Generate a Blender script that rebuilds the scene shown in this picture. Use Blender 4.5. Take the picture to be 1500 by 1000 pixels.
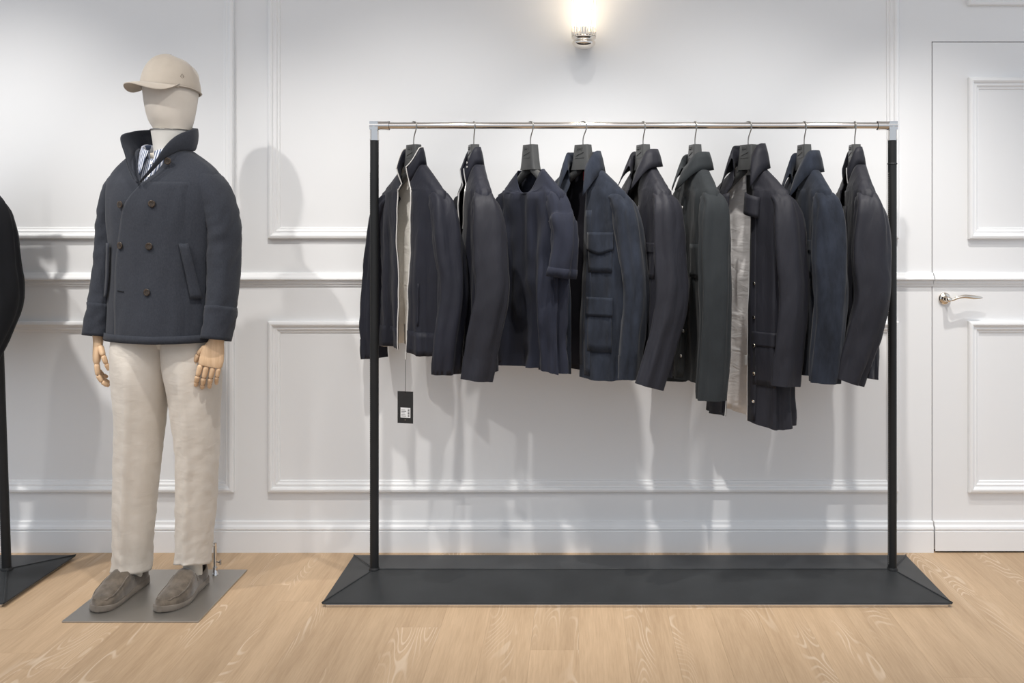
import bpy, bmesh, math, random
from math import sin, cos, pi, radians as R
from mathutils import Vector, Matrix, noise

# ------------------------------------------------------------------ clear
for o in list(bpy.data.objects):
    bpy.data.objects.remove(o, do_unlink=True)
scene = bpy.context.scene
COL = scene.collection

# ------------------------------------------------------------------ camera
# frontal view; vanishing point of the floor lines sits at pixel (848, 320) of 1500x1000
F_PX, CAM_H = 1400.0, 1.33
cam_data = bpy.data.cameras.new('camera')
cam = bpy.data.objects.new('camera', cam_data)
COL.objects.link(cam)
cam.location = (0, 0, CAM_H)
cam.rotation_euler = (R(90), 0, 0)
cam_data.sensor_width = 36.0
cam_data.lens = F_PX / 1500 * 36.0
cam_data.shift_x = (750 - 848) / 1500
cam_data.shift_y = (320 - 500) / 1500
cam_data.clip_start = 0.05
scene.camera = cam

WALL_Y = 3.823          # wall plane
RAIL_Y = 3.5            # clothes rack plane
CEIL_Z = 3.2

# ------------------------------------------------------------------ world, lights, exposure
world = bpy.data.worlds.new('shop_ambient')
scene.world = world
world.use_nodes = True
bg = world.node_tree.nodes['Background']
bg.inputs['Color'].default_value = (0.81, 0.89, 1.0, 1)
bg.inputs['Strength'].default_value = 0.86

def spot(name, loc, target, energy, size=64, blend=1.0, radius=0.035, color=(1.0, 0.97, 0.93)):
    d = bpy.data.lights.new(name, 'SPOT')
    d.energy = energy; d.spot_size = R(size); d.spot_blend = blend
    d.shadow_soft_size = radius; d.color = color
    o = bpy.data.objects.new(name, d); COL.objects.link(o)
    o.location = loc
    o.rotation_euler = (Vector(target) - Vector(loc)).to_track_quat('-Z', 'Y').to_euler()
    return o
spot('ceiling_spotlight', (-2.40, 2.53, 3.1), (-2.20, 3.8, 0.25), 165, size=66)
spot('ceiling_spotlight', (-2.25, 1.70, 3.1), (-1.22, 3.8, 0.95), 120, size=40)
spot('ceiling_spotlight', (-0.68, 2.27, 3.1), (-0.62, 3.8, 0.10), 150, size=68)
spot('ceiling_spotlight', (0.60, 2.27, 3.1), (0.62, 3.8, 0.10), 150, size=68)
spot('ceiling_spotlight', (0.05, 2.80, 3.1), (0.05, 3.80, 0.2), 120, size=48)
spot('ceiling_spotlight', (1.30, 2.75, 3.1), (1.40, 3.80, 0.2), 140, size=54)
ad = bpy.data.lights.new('ambient_fill_light', 'AREA')  # soft fill added for general ambient, no fixture here
ad.shape = 'RECTANGLE'; ad.size = 5.0; ad.size_y = 2.0; ad.energy = 46; ad.color = (0.97, 0.98, 1.0)
ao = bpy.data.objects.new('ambient_fill_light', ad); COL.objects.link(ao)
ao.location = (-0.3, 0.6, 3.12)

vs = scene.view_settings
vs.view_transform = 'Standard'
try: vs.look = 'None'
except Exception: pass
vs.exposure = 0.0
vs.gamma = 1.0
vs.use_curve_mapping = False

# ------------------------------------------------------------------ helpers
def px_wall(x, y):
    s = F_PX / WALL_Y
    return ((x - 848) / s, CAM_H - (y - 320) / s)

def new_mat(name):
    m = bpy.data.materials.new(name); m.use_nodes = True
    nt = m.node_tree
    return m, nt, nt.nodes['Principled BSDF']

def N(nt, t, **kw):
    n = nt.nodes.new(t)
    for k, v in kw.items():
        if k.startswith('i_'): n.inputs[k[2:].replace('_', ' ')].default_value = v
        else: setattr(n, k, v)
    return n

def plain(name, col, rough=0.5, metal=0.0, **kw):
    m, nt, b = new_mat(name)
    b.inputs['Base Color'].default_value = (*col, 1)
    b.inputs['Roughness'].default_value = rough
    b.inputs['Metallic'].default_value = metal
    for k, v in kw.items(): b.inputs[k].default_value = v
    # faint procedural unevenness of the finish
    tc = N(nt, 'ShaderNodeTexCoord'); nz = N(nt, 'ShaderNodeTexNoise', i_Scale=35.0, i_Detail=3.0)
    mr = N(nt, 'ShaderNodeMapRange'); mr.inputs['To Min'].default_value = rough * 0.92; mr.inputs['To Max'].default_value = min(1, rough * 1.08)
    nt.links.new(tc.outputs['Object'], nz.inputs['Vector']); nt.links.new(nz.outputs['Fac'], mr.inputs['Value'])
    nt.links.new(mr.outputs['Result'], b.inputs['Roughness'])
    return m

def fabric(name, c1, c2, rough=0.85, sheen=0.25, vscale=6.0, wscale=900.0, bump=0.15, stretch=(1, 1, 1), wrinkle=0.0, wr_scale=9.0, wr_map=(1.0, 1.0, 2.6), contrast=(0.35, 0.65)):
    m, nt, b = new_mat(name)
    tc = N(nt, 'ShaderNodeTexCoord')
    mp = N(nt, 'ShaderNodeMapping'); mp.inputs['Scale'].default_value = stretch
    nt.links.new(tc.outputs['Object'], mp.inputs['Vector'])
    nz = N(nt, 'ShaderNodeTexNoise', i_Scale=vscale, i_Detail=5.0, i_Roughness=0.65)
    nt.links.new(mp.outputs['Vector'], nz.inputs['Vector'])
    cr = N(nt, 'ShaderNodeValToRGB')
    cr.color_ramp.elements[0].position = contrast[0]; cr.color_ramp.elements[0].color = (*c1, 1)
    cr.color_ramp.elements[1].position = contrast[1]; cr.color_ramp.elements[1].color = (*c2, 1)
    nt.links.new(nz.outputs['Fac'], cr.inputs['Fac'])
    nt.links.new(cr.outputs['Color'], b.inputs['Base Color'])
    b.inputs['Roughness'].default_value = rough
    b.inputs['Sheen Weight'].default_value = sheen
    b.inputs['Sheen Roughness'].default_value = 0.5
    b.inputs['Specular IOR Level'].default_value = 0.3
    wv = N(nt, 'ShaderNodeTexNoise', i_Scale=wscale, i_Detail=2.0)
    nt.links.new(tc.outputs['Object'], wv.inputs['Vector'])
    bp = N(nt, 'ShaderNodeBump'); bp.inputs['Strength'].default_value = bump; bp.inputs['Distance'].default_value = 0.0008
    nt.links.new(wv.outputs['Fac'], bp.inputs['Height'])
    last = bp
    if wrinkle > 0:
        w2 = N(nt, 'ShaderNodeTexNoise', i_Scale=wr_scale, i_Detail=3.0, i_Distortion=0.8)
        mp2 = N(nt, 'ShaderNodeMapping'); mp2.inputs['Scale'].default_value = wr_map
        mp2.inputs['Rotation'].default_value = (0.3, 0.35, 0)
        nt.links.new(tc.outputs['Object'], mp2.inputs['Vector']); nt.links.new(mp2.outputs['Vector'], w2.inputs['Vector'])
        b2 = N(nt, 'ShaderNodeBump'); b2.inputs['Strength'].default_value = wrinkle; b2.inputs['Distance'].default_value = 0.02
        nt.links.new(w2.outputs['Fac'], b2.inputs['Height']); nt.links.new(bp.outputs['Normal'], b2.inputs['Normal'])
        last = b2
    nt.links.new(last.outputs['Normal'], b.inputs['Normal'])
    return m

class MB:
    def __init__(self): self.v = []; self.f = []; self.m = []; self.sm = []
    def add(self, v, f, mi=0, smooth=True):
        o = len(self.v); self.v += [tuple(p) for p in v]
        for q in f: self.f.append(tuple(i + o for i in q)); self.m.append(mi); self.sm.append(smooth)
        return self
    def box(self, x0, x1, y0, y1, z0, z1, mi=0):
        v = [(x, y, z) for z in (z0, z1) for y in (y0, y1) for x in (x0, x1)]
        return self.add(v, [(0, 2, 3, 1), (4, 5, 7, 6), (0, 1, 5, 4), (2, 6, 7, 3), (0, 4, 6, 2), (1, 3, 7, 5)], mi, False)
    def grid(self, P, closeu=False, mi=0, smooth=True, flip=False, capa=False, capb=False):
        nv, nu = len(P), len(P[0]); v = [p for r in P for p in r]; f = []
        for j in range(nv - 1):
            for i in range(nu if closeu else nu - 1):
                a, b_ = j * nu + i, j * nu + (i + 1) % nu
                q = (a, b_, b_ + nu, a + nu); f.append(q[::-1] if flip else q)
        self.add(v, f, mi, smooth)
        for flag, row in ((capa, 0), (capb, nv - 1)):
            if flag:
                idx = list(range(nu))
                self.add(P[row], [tuple(idx if (row > 0) != flip else idx[::-1])], mi, False)
        return self
    def tube(self, pts, r, n=8, mi=0, caps=True, closed=False, flat=None):
        pts = [Vector(p) for p in pts]; m = len(pts)
        if not hasattr(r, '__len__'): r = [r] * m
        rows = []; up = None
        for k in range(m):
            a = pts[(k - 1) % m] if (closed or k > 0) else pts[k]
            b = pts[(k + 1) % m] if (closed or k < m - 1) else pts[k]
            t = (b - a).normalized()
            if up is None:
                up = Vector((0, 0, 1)) if abs(t.z) < 0.9 else Vector((0, 1, 0))
            u = (up - t * up.dot(t)).normalized(); w = t.cross(u); up = u
            rr = r[k]
            rows.append([pts[k] + (u * cos(2 * pi * i / n) + w * sin(2 * pi * i / n)) * rr for i in range(n)])
        if closed: rows.append(rows[0])
        return self.grid(rows, closeu=True, mi=mi, capa=caps and not closed, capb=caps and not closed)
    def lathe(self, prof, n=24, M=None, mi=0, caps=True):
        rows = [[Vector((r_ * cos(2 * pi * i / n), r_ * sin(2 * pi * i / n), z)) for i in range(n)] for r_, z in prof]
        if M is not None: rows = [[M @ p for p in r_] for r_ in rows]
        return self.grid(rows, closeu=True, mi=mi, capa=caps, capb=caps)
    def build(self, name, mats, parent=None, solid=None, bevel=None, subsurf=0, lining=False, off=-1.0):
        me = bpy.data.meshes.new(name)
        o = ORG[0]
        me.from_pydata([(p[0] - o[0], p[1] - o[1], p[2] - o[2]) for p in self.v], [], self.f)
        me.validate(verbose=False)
        if not isinstance(mats, (list, tuple)): mats = [mats]
        for m in mats: me.materials.append(m)
        if len(me.polygons) == len(self.f):
            me.polygons.foreach_set('material_index', self.m)
            me.polygons.foreach_set('use_smooth', self.sm)
        me.update()
        ob = bpy.data.objects.new(name, me); COL.objects.link(ob)
        if parent is not None: ob.parent = parent
        if bevel:
            md = ob.modifiers.new('bevel', 'BEVEL'); md.width = bevel; md.segments = 2; md.limit_method = 'ANGLE'; md.angle_limit = R(40)
        if solid:
            md = ob.modifiers.new('thickness', 'SOLIDIFY'); md.thickness = solid; md.offset = off
            if lining: md.material_offset = 1; md.material_offset_rim = 0
        if subsurf:
            md = ob.modifiers.new('smooth', 'SUBSURF'); md.levels = subsurf; md.render_levels = subsurf
        return ob
ORG = [(0, 0, 0)]

def tag(o, label, cat, group=None):
    o['label'] = label; o['category'] = cat
    if group: o['group'] = group
    return o
def struct(o): o['kind'] = 'structure'; return o
def empty(name, loc, rz=0.0):
    o = bpy.data.objects.new(name, None); COL.objects.link(o)
    o.location = loc; o.rotation_euler = (0, 0, rz); o.empty_display_size = 0.05
    return o

def keyed(keys, x):
    """smooth interpolation through (x, a, b, ...) keys (sorted)"""
    if x <= keys[0][0]: return keys[0][1:]
    if x >= keys[-1][0]: return keys[-1][1:]
    for i in range(len(keys) - 1):
        if keys[i][0] <= x <= keys[i + 1][0]:
            a, b = keys[i], keys[i + 1]
            p = keys[i - 1] if i > 0 else a; q = keys[i + 2] if i + 2 < len(keys) else b
            h = b[0] - a[0]; t = (x - a[0]) / h
            out = []
            for k in range(1, len(a)):
                m0 = (b[k] - p[k]) / max(1e-6, b[0] - p[0]) * h
                m1 = (q[k] - a[k]) / max(1e-6, q[0] - a[0]) * h
                t2, t3 = t * t, t * t * t
                out.append((2*t3 - 3*t2 + 1) * a[k] + (t3 - 2*t2 + t) * m0 + (-2*t3 + 3*t2) * b[k] + (t3 - t2) * m1)
            return tuple(out)

def spline(pts, n):
    """n samples of a Catmull-Rom curve through pts (tuples of any length)"""
    keys = [(float(i),) + tuple(p) for i, p in enumerate(pts)]
    return [keyed(keys, (len(pts) - 1) * k / (n - 1)) for k in range(n)]

def lin(a, b, n): return [a + (b - a) * i / (n - 1) for i in range(n)]
def spow(v, p): return math.copysign(abs(v) ** p, v)

# ------------------------------------------------------------------ materials
M_wall = plain('white_wall_paint', (0.82, 0.82, 0.82), 0.55)
M_trim = plain('white_trim_paint', (0.84, 0.84, 0.84), 0.42)
M_dark = plain('gap_shade', (0.03, 0.03, 0.03), 0.9)  # near-black that paints in the shade of the door gap
M_ceil = plain('ceiling_paint', (0.8, 0.8, 0.8), 0.8)
M_chrome = plain('chrome', (0.68, 0.655, 0.63), 0.08, 1.0)
M_steel = plain('brushed_steel', (0.33, 0.32, 0.30), 0.38, 1.0)
M_nickel = plain('polished_nickel', (0.80, 0.74, 0.66), 0.12, 1.0)
M_plate = plain('base_plate_steel', (0.46, 0.44, 0.41), 0.36, 0.9)
M_leather = fabric('black_leather', (0.022, 0.0235, 0.025), (0.030, 0.032, 0.034), rough=0.46, sheen=0.0, wscale=500, bump=0.25)
M_post = fabric('shaded_post_leather', (0.010, 0.0105, 0.011), (0.014, 0.0145, 0.015), rough=0.5, sheen=0.0, wscale=500, bump=0.25)  # wrapped leather, darkened in colour for the shade on upright posts
M_thread = plain('pale_thread', (0.45, 0.43, 0.40), 0.8)
M_hanger = fabric('hanger_black', (0.055, 0.056, 0.056), (0.078, 0.079, 0.078), rough=0.30, sheen=0.0, wscale=300, bump=0.1)
M_glass = None
def make_glass():
    m, nt, b = new_mat('clear_glass')
    b.inputs['Base Color'].default_value = (0.98, 0.97, 0.95, 1)
    b.inputs['Transmission Weight'].default_value = 1.0
    b.inputs['Roughness'].default_value = 0.04; b.inputs['IOR'].default_value = 1.48
    return m
M_glass = make_glass()
def make_emit(name, col, s):
    m, nt, b = new_mat(name)
    b.inputs['Base Color'].default_value = (*col, 1)
    b.inputs['Emission Color'].default_value = (*col, 1); b.inputs['Emission Strength'].default_value = s
    return m
M_bulb = make_emit('lit_bulb', (1.0, 0.86, 0.66), 14.0)

def wood_floor():
    m, nt, b = new_mat('limed_oak_planks')
    tc = N(nt, 'ShaderNodeTexCoord'); oi = N(nt, 'ShaderNodeObjectInfo')
    cmb = N(nt, 'ShaderNodeCombineXYZ')
    mul = N(nt, 'ShaderNodeMath', operation='MULTIPLY'); mul.inputs[1].default_value = 37.0
    nt.links.new(oi.outputs['Random'], mul.inputs[0])
    mul2 = N(nt, 'ShaderNodeMath', operation='MULTIPLY'); mul2.inputs[1].default_value = 91.0
    nt.links.new(oi.outputs['Random'], mul2.inputs[0])
    nt.links.new(mul.outputs[0], cmb.inputs['X']); nt.links.new(mul2.outputs[0], cmb.inputs['Y']); nt.links.new(mul.outputs[0], cmb.inputs['Z'])
    add = N(nt, 'ShaderNodeVectorMath', operation='ADD')
    nt.links.new(tc.outputs['Object'], add.inputs[0]); nt.links.new(cmb.outputs[0], add.inputs[1])
    # fine straight grain
    mp = N(nt, 'ShaderNodeMapping'); mp.inputs['Scale'].default_value = (190, 9, 1)
    nt.links.new(add.outputs[0], mp.inputs['Vector'])
    n1 = N(nt, 'ShaderNodeTexNoise', i_Scale=1.0, i_Detail=6.0, i_Roughness=0.6); nt.links.new(mp.outputs[0], n1.inputs['Vector'])
    # broad tone
    mp2 = N(nt, 'ShaderNodeMapping'); mp2.inputs['Scale'].default_value = (16, 1.2, 1)
    nt.links.new(add.outputs[0], mp2.inputs['Vector'])
    n2 = N(nt, 'ShaderNodeTexNoise', i_Scale=1.0, i_Detail=3.0); nt.links.new(mp2.outputs[0], n2.inputs['Vector'])
    # cathedral figure: contour lines of a stretched noise
    mp3 = N(nt, 'ShaderNodeMapping'); mp3.inputs['Scale'].default_value = (11, 1.9, 1)
    nt.links.new(add.outputs[0], mp3.inputs['Vector'])
    n3 = N(nt, 'ShaderNodeTexNoise', i_Scale=1.0, i_Detail=0.6, i_Roughness=0.4); nt.links.new(mp3.outputs[0], n3.inputs['Vector'])
    k = N(nt, 'ShaderNodeMath', operation='MULTIPLY'); k.inputs[1].default_value = 150.0; nt.links.new(n3.outputs['Fac'], k.inputs[0])
    s = N(nt, 'ShaderNodeMath', operation='SINE'); nt.links.new(k.outputs[0], s.inputs[0])
    ln = N(nt, 'ShaderNodeMapRange'); ln.inputs['From Min'].default_value = 0.35; ln.inputs['From Max'].default_value = 0.95
    nt.links.new(s.outputs[0], ln.inputs['Value'])
    # the figure shows only on some stretches
    mp4 = N(nt, 'ShaderNodeMapping'); mp4.inputs['Scale'].default_value = (7.0, 0.9, 1); mp4.inputs['Location'].default_value = (5, 9, 2)
    nt.links.new(add.outputs[0], mp4.inputs['Vector'])
    n4 = N(nt, 'ShaderNodeTexNoise', i_Scale=1.0, i_Detail=2.0); nt.links.new(mp4.outputs[0], n4.inputs['Vector'])
    mk = N(nt, 'ShaderNodeMapRange'); mk.inputs['From Min'].default_value = 0.53; mk.inputs['From Max'].default_value = 0.63
    nt.links.new(n4.outputs['Fac'], mk.inputs['Value'])
    lm = N(nt, 'ShaderNodeMath', operation='MULTIPLY'); nt.links.new(ln.outputs[0], lm.inputs[0]); nt.links.new(mk.outputs[0], lm.inputs[1])
    lm2 = N(nt, 'ShaderNodeMath', operation='MULTIPLY'); lm2.inputs[1].default_value = 0.48; nt.links.new(lm.outputs[0], lm2.inputs[0])
    cr = N(nt, 'ShaderNodeValToRGB')
    cr.color_ramp.elements[0].position = 0.28; cr.color_ramp.elements[0].color = (0.405, 0.275, 0.165, 1)
    cr.color_ramp.elements[1].position = 0.72; cr.color_ramp.elements[1].color = (0.60, 0.43, 0.275, 1)
    mixf = N(nt, 'ShaderNodeMix'); mixf.data_type = 'FLOAT'; mixf.inputs[0].default_value = 0.5
    nt.links.new(n1.outputs['Fac'], mixf.inputs[2]); nt.links.new(n2.outputs['Fac'], mixf.inputs[3])
    nt.links.new(mixf.outputs[0], cr.inputs['Fac'])
    hv = N(nt, 'ShaderNodeHueSaturation')
    vr = N(nt, 'ShaderNodeMapRange'); vr.inputs['To Min'].default_value = 0.95; vr.inputs['To Max'].default_value = 1.05
    nt.links.new(oi.outputs['Random'], vr.inputs['Value']); nt.links.new(vr.outputs[0], hv.inputs['Value'])
    nt.links.new(cr.outputs['Color'], hv.inputs['Color'])
    mx = N(nt, 'ShaderNodeMix'); mx.data_type = 'RGBA'
    mx.inputs[7].default_value = (0.76, 0.62, 0.47, 1)
    nt.links.new(lm2.outputs[0], mx.inputs[0]); nt.links.new(hv.outputs['Color'], mx.inputs[6])
    nt.links.new(mx.outputs[2], b.inputs['Base Color'])
    b.inputs['Roughness'].default_value = 0.5
    b.inputs['Specular IOR Level'].default_value = 0.3
    bp = N(nt, 'ShaderNodeBump'); bp.inputs['Strength'].default_value = 0.12; bp.inputs['Distance'].default_value = 0.001
    nt.links.new(n1.outputs['Fac'], bp.inputs['Height']); nt.links.new(bp.outputs[0], b.inputs['Normal'])
    return m
M_wood = wood_floor()

# ------------------------------------------------------------------ room shell
X0, X1 = -4.2, 3.4
DX0, _ = px_wall(1366, 0); DZ1 = px_wall(0, 62)[1]; DX1 = DX0 + 0.86
T = 0.12
GAP = 0.0035
mb = MB()
mb.box(X0, DX0 - GAP, WALL_Y, WALL_Y + T, 0, CEIL_Z)
mb.box(DX0 - GAP, DX1 + GAP, WALL_Y, WALL_Y + T, DZ1 + GAP, CEIL_Z)
mb.box(DX1 + GAP, X1, WALL_Y, WALL_Y + T, 0, CEIL_Z)
wall = struct(mb.build('wall_back', M_wall))
struct(MB().box(DX0 - 0.05, DX1 + 0.05, WALL_Y + T + 0.001, WALL_Y + T + 0.03, 0, DZ1 + 0.05).build('trim_1', M_dark))  # unseen dark sheet added behind the door so its gap looks shaded
struct(MB().box(X0, X1, -2.5, WALL_Y + T, CEIL_Z, CEIL_Z + 0.1).build('ceiling', M_ceil))

# floor: slab + planks
floor = struct(MB().box(X0, X1, -2.5, WALL_Y + T, -0.06, -0.018).build('floor', M_wood))
rng = random.Random(5)
PW = 0.15
x = -3.15
while x < 2.7:
    y = 1.3 - rng.random() * 1.2
    while y < WALL_Y:
        L = rng.uniform(1.1, 1.9)
        if y + L > WALL_Y - 0.15: L = WALL_Y - y + 0.001
        y0, y1 = max(y, 1.3), min(y + L, WALL_Y)
        if y1 - y0 > 0.05:
            hw_, hl_ = (PW - 0.0003) / 2, (y1 - y0 - 0.0003) / 2
            ob = MB().box(-hw_, hw_, -hl_, hl_, -0.009, 0.009).build('plank', M_wood, floor)
            ob.location = (x + PW / 2, (y0 + y1) / 2, -0.009)
        y += L
    x += PW
struct(MB().box(X0, X1, -2.5, 1.2995, -0.018, 0).build('floor_field', M_wood, floor))
struct(MB().box(X0, -3.1505, 1.3, WALL_Y, -0.018, 0).build('floor_field', M_wood, floor))
struct(MB().box(2.701, X1, 1.3, WALL_Y, -0.018, 0).build('floor_field', M_wood, floor))

# mouldings -----------------------------------------------------
PANEL = [(0.0, 0.0), (0.0, 0.016), (0.004, 0.021), (0.012, 0.023), (0.018, 0.020), (0.021, 0.013), (0.026, 0.012),
         (0.031, 0.013), (0.035, 0.010), (0.037, 0.006), (0.044, 0.005), (0.046, 0.0)]
def frame_mould(name, xa, xb, za, zb, parent=None):
    rows = []
    for d, h in PANEL:
        y = WALL_Y - h
        rows.append([(xa + d, y, za + d), (xb - d, y, za + d), (xb - d, y, zb - d), (xa + d, y, zb - d)])
    m = MB(); nu = 4
    v = [p for r_ in rows for p in r_]; f = []
    for j in range(len(rows) - 1):
        for i in range(4):
            a, b = j * 4 + i, j * 4 + (i + 1) % 4
            f.append((a, b, b + 4, a + 4))
    m.add(v, f, 0, False)
    o = m.build(name, M_trim, parent)
    return o
def strip(name, prof, xa, xb, parent=None):
    rows = [[(x_, WALL_Y - h, z) for x_ in (xa, xb)] for z, h in prof]
    m = MB().grid(rows, smooth=False, flip=False)
    n = len(prof)
    # end caps
    for x_ in (xa, xb):
        m.add([(x_, WALL_Y - h, z) for z, h in prof], [tuple(range(n))], 0, False)
    return m.build(name, M_trim, parent)
def wz(y): return px_wall(0, y)[1]
def wx(x_): return px_wall(x_, 0)[0]
RAILP = [(wz(399), 0.0), (wz(400), 0.010), (wz(403), 0.015), (wz(406), 0.024), (wz(408.5), 0.026), (wz(409.5), 0.024), (wz(410.5), 0.013),
         (wz(412), 0.0125), (wz(415), 0.012), (wz(416), 0.006), (wz(419), 0.005), (wz(419.2), 0.0)]
BASEP = [(wz(762), 0.0), (wz(763), 0.008), (wz(767), 0.010), (wz(770), 0.018), (wz(773), 0.020), (wz(774), 0.016), (wz(775.5), 0.0155), (wz(776.5), 0.019), (0.0, 0.019)]
n_tr = 2
def tr(o):
    return struct(o)
e = 0.002
tr(strip('trim_2', RAILP, X0, DX0 - e)); tr(strip('baseboard_back', BASEP, X0, DX0 - e))
tr(strip('trim_3', RAILP, DX1 + e, X1)); tr(strip('baseboard_right', BASEP, DX1 + e, X1))
k = 4
for xa, xb in ((X0 + 0.3, wx(344)), (wx(394), wx(1315))):
    tr(frame_mould('trim_%d' % k, xa, xb, wz(349.5), 2.95)); k += 1
    tr(frame_mould('trim_%d' % k, xa, xb, wz(719.5), wz(470))); k += 1
tr(frame_mould('trim_%d' % k, wx(1416), DX1 - (wx(1416) - DX0), wz(9), 2.95)); k += 1

# door ------------------------------------------------------------
door = struct(MB().box(DX0, DX1, WALL_Y, WALL_Y + 0.045, 0.007, DZ1).build('door_1', M_wall))
ins = wx(1417) - DX0
frame_mould('panel_moulding', DX0 + ins, DX1 - ins, wz(350), wz(114), door)
frame_mould('panel_moulding', DX0 + ins, DX1 - ins, wz(720), wz(470), door)
strip('rail_moulding', RAILP, DX0 + 0.002, DX1 - 0.002, door)
strip('skirting', BASEP[:-1] + [(0.007, 0.019)], DX0 + 0.004, DX1 - 0.002, door)
hx, hz = px_wall(1383, 437)
m = MB()
Mr = Matrix.Translation((hx, WALL_Y, hz)) @ Matrix.Rotation(R(90), 4, 'X')
m.lathe([(0.0235, 0), (0.0245, 0.004), (0.0235, 0.008), (0.018, 0.0105), (0.0105, 0.012), (0.0095, 0.02), (0.0095, 0.045), (0.011, 0.048), (0.010, 0.056), (0.004, 0.058)], 28, Mr)
pts = spline([(hx, WALL_Y - 0.048, hz), (hx + 0.014, WALL_Y - 0.052, hz - 0.001), (hx + 0.03, WALL_Y - 0.054, hz + 0.006), (hx + 0.06, WALL_Y - 0.054, hz + 0.012), (hx + 0.095, WALL_Y - 0.053, hz + 0.009), (hx + 0.132, WALL_Y - 0.051, hz + 0.007)], 22)
rad = [keyed([(0, 0.0085), (0.2, 0.006), (0.45, 0.006), (0.75, 0.0085), (0.93, 0.006), (1, 0.002)], i / 21)[0] for i in range(22)]
m.tube(pts, rad, 12)
hd = m.build('door_handle', M_nickel, door); hd['label'] = 'polished nickel lever handle on round rose'

# ------------------------------------------------------------------ wall sconce
sx, sz = px_wall(855, 0)
def make_sconce():
    cy = WALL_Y - 0.075
    root = empty('wall_sconce', (sx, WALL_Y, wz(77)))
    ORG[0] = (sx, WALL_Y, wz(77))
    tag(root, 'lit wall sconce of clear glass rods in a polished nickel cup', 'wall lamp')
    m = MB()
    zc = wz(77)
    Mt = Matrix.Translation((sx, cy, 0))
    m.lathe([(0.002, zc), (0.018, zc + 0.002), (0.034, zc + 0.008), (0.044, zc + 0.017), (0.046, zc + 0.024), (0.044, zc + 0.030), (0.041, zc + 0.032),
             (0.041, zc + 0.040), (0.047, zc + 0.042), (0.048, zc + 0.047), (0.046, zc + 0.050), (0.030, zc + 0.051)], 40, Mt)
    m.build('cup', M_nickel, root)
    m = MB().box(sx - 0.03, sx + 0.03, WALL_Y - 0.012, WALL_Y, zc + 0.020, zc + 0.30)
    m.box(sx - 0.012, sx + 0.012, cy + 0.02, WALL_Y - 0.012, zc + 0.022, zc + 0.04)
    m.build('back_plate', M_nickel, root, bevel=0.003)
    for i in range(24):
        a = 2 * pi * i / 24
        p = (sx + 0.044 * cos(a), cy + 0.044 * sin(a))
        MB().tube([(p[0], p[1], zc + 0.050), (p[0], p[1], zc + 0.27)], 0.0042, 8).build('glass_rod', M_glass, root)
    MB().lathe([(0.048, zc + 0.270), (0.050, zc + 0.273), (0.050, zc + 0.283), (0.047, zc + 0.285)], 40, Mt, caps=False).build('top_ring', M_nickel, root, solid=0.004)
    MB().lathe([(0.008, zc + 0.05), (0.011, zc + 0.07), (0.012, zc + 0.09)], 16, Mt).build('lamp_holder', M_nickel, root)
    MB().lathe([(0.008, zc + 0.088), (0.016, zc + 0.10), (0.020, zc + 0.12), (0.020, zc + 0.18), (0.014, zc + 0.205), (0.003, zc + 0.212)], 20, Mt).build('bulb', M_bulb, root)
    ORG[0] = (0, 0, 0)
    d = bpy.data.lights.new('sconce_light', 'POINT'); d.energy = 1.6; d.color = (1.0, 0.80, 0.58); d.shadow_soft_size = 0.05
    o = bpy.data.objects.new('sconce_light', d); COL.objects.link(o); o.location = (sx, cy, zc + 0.33)
make_sconce()

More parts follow.
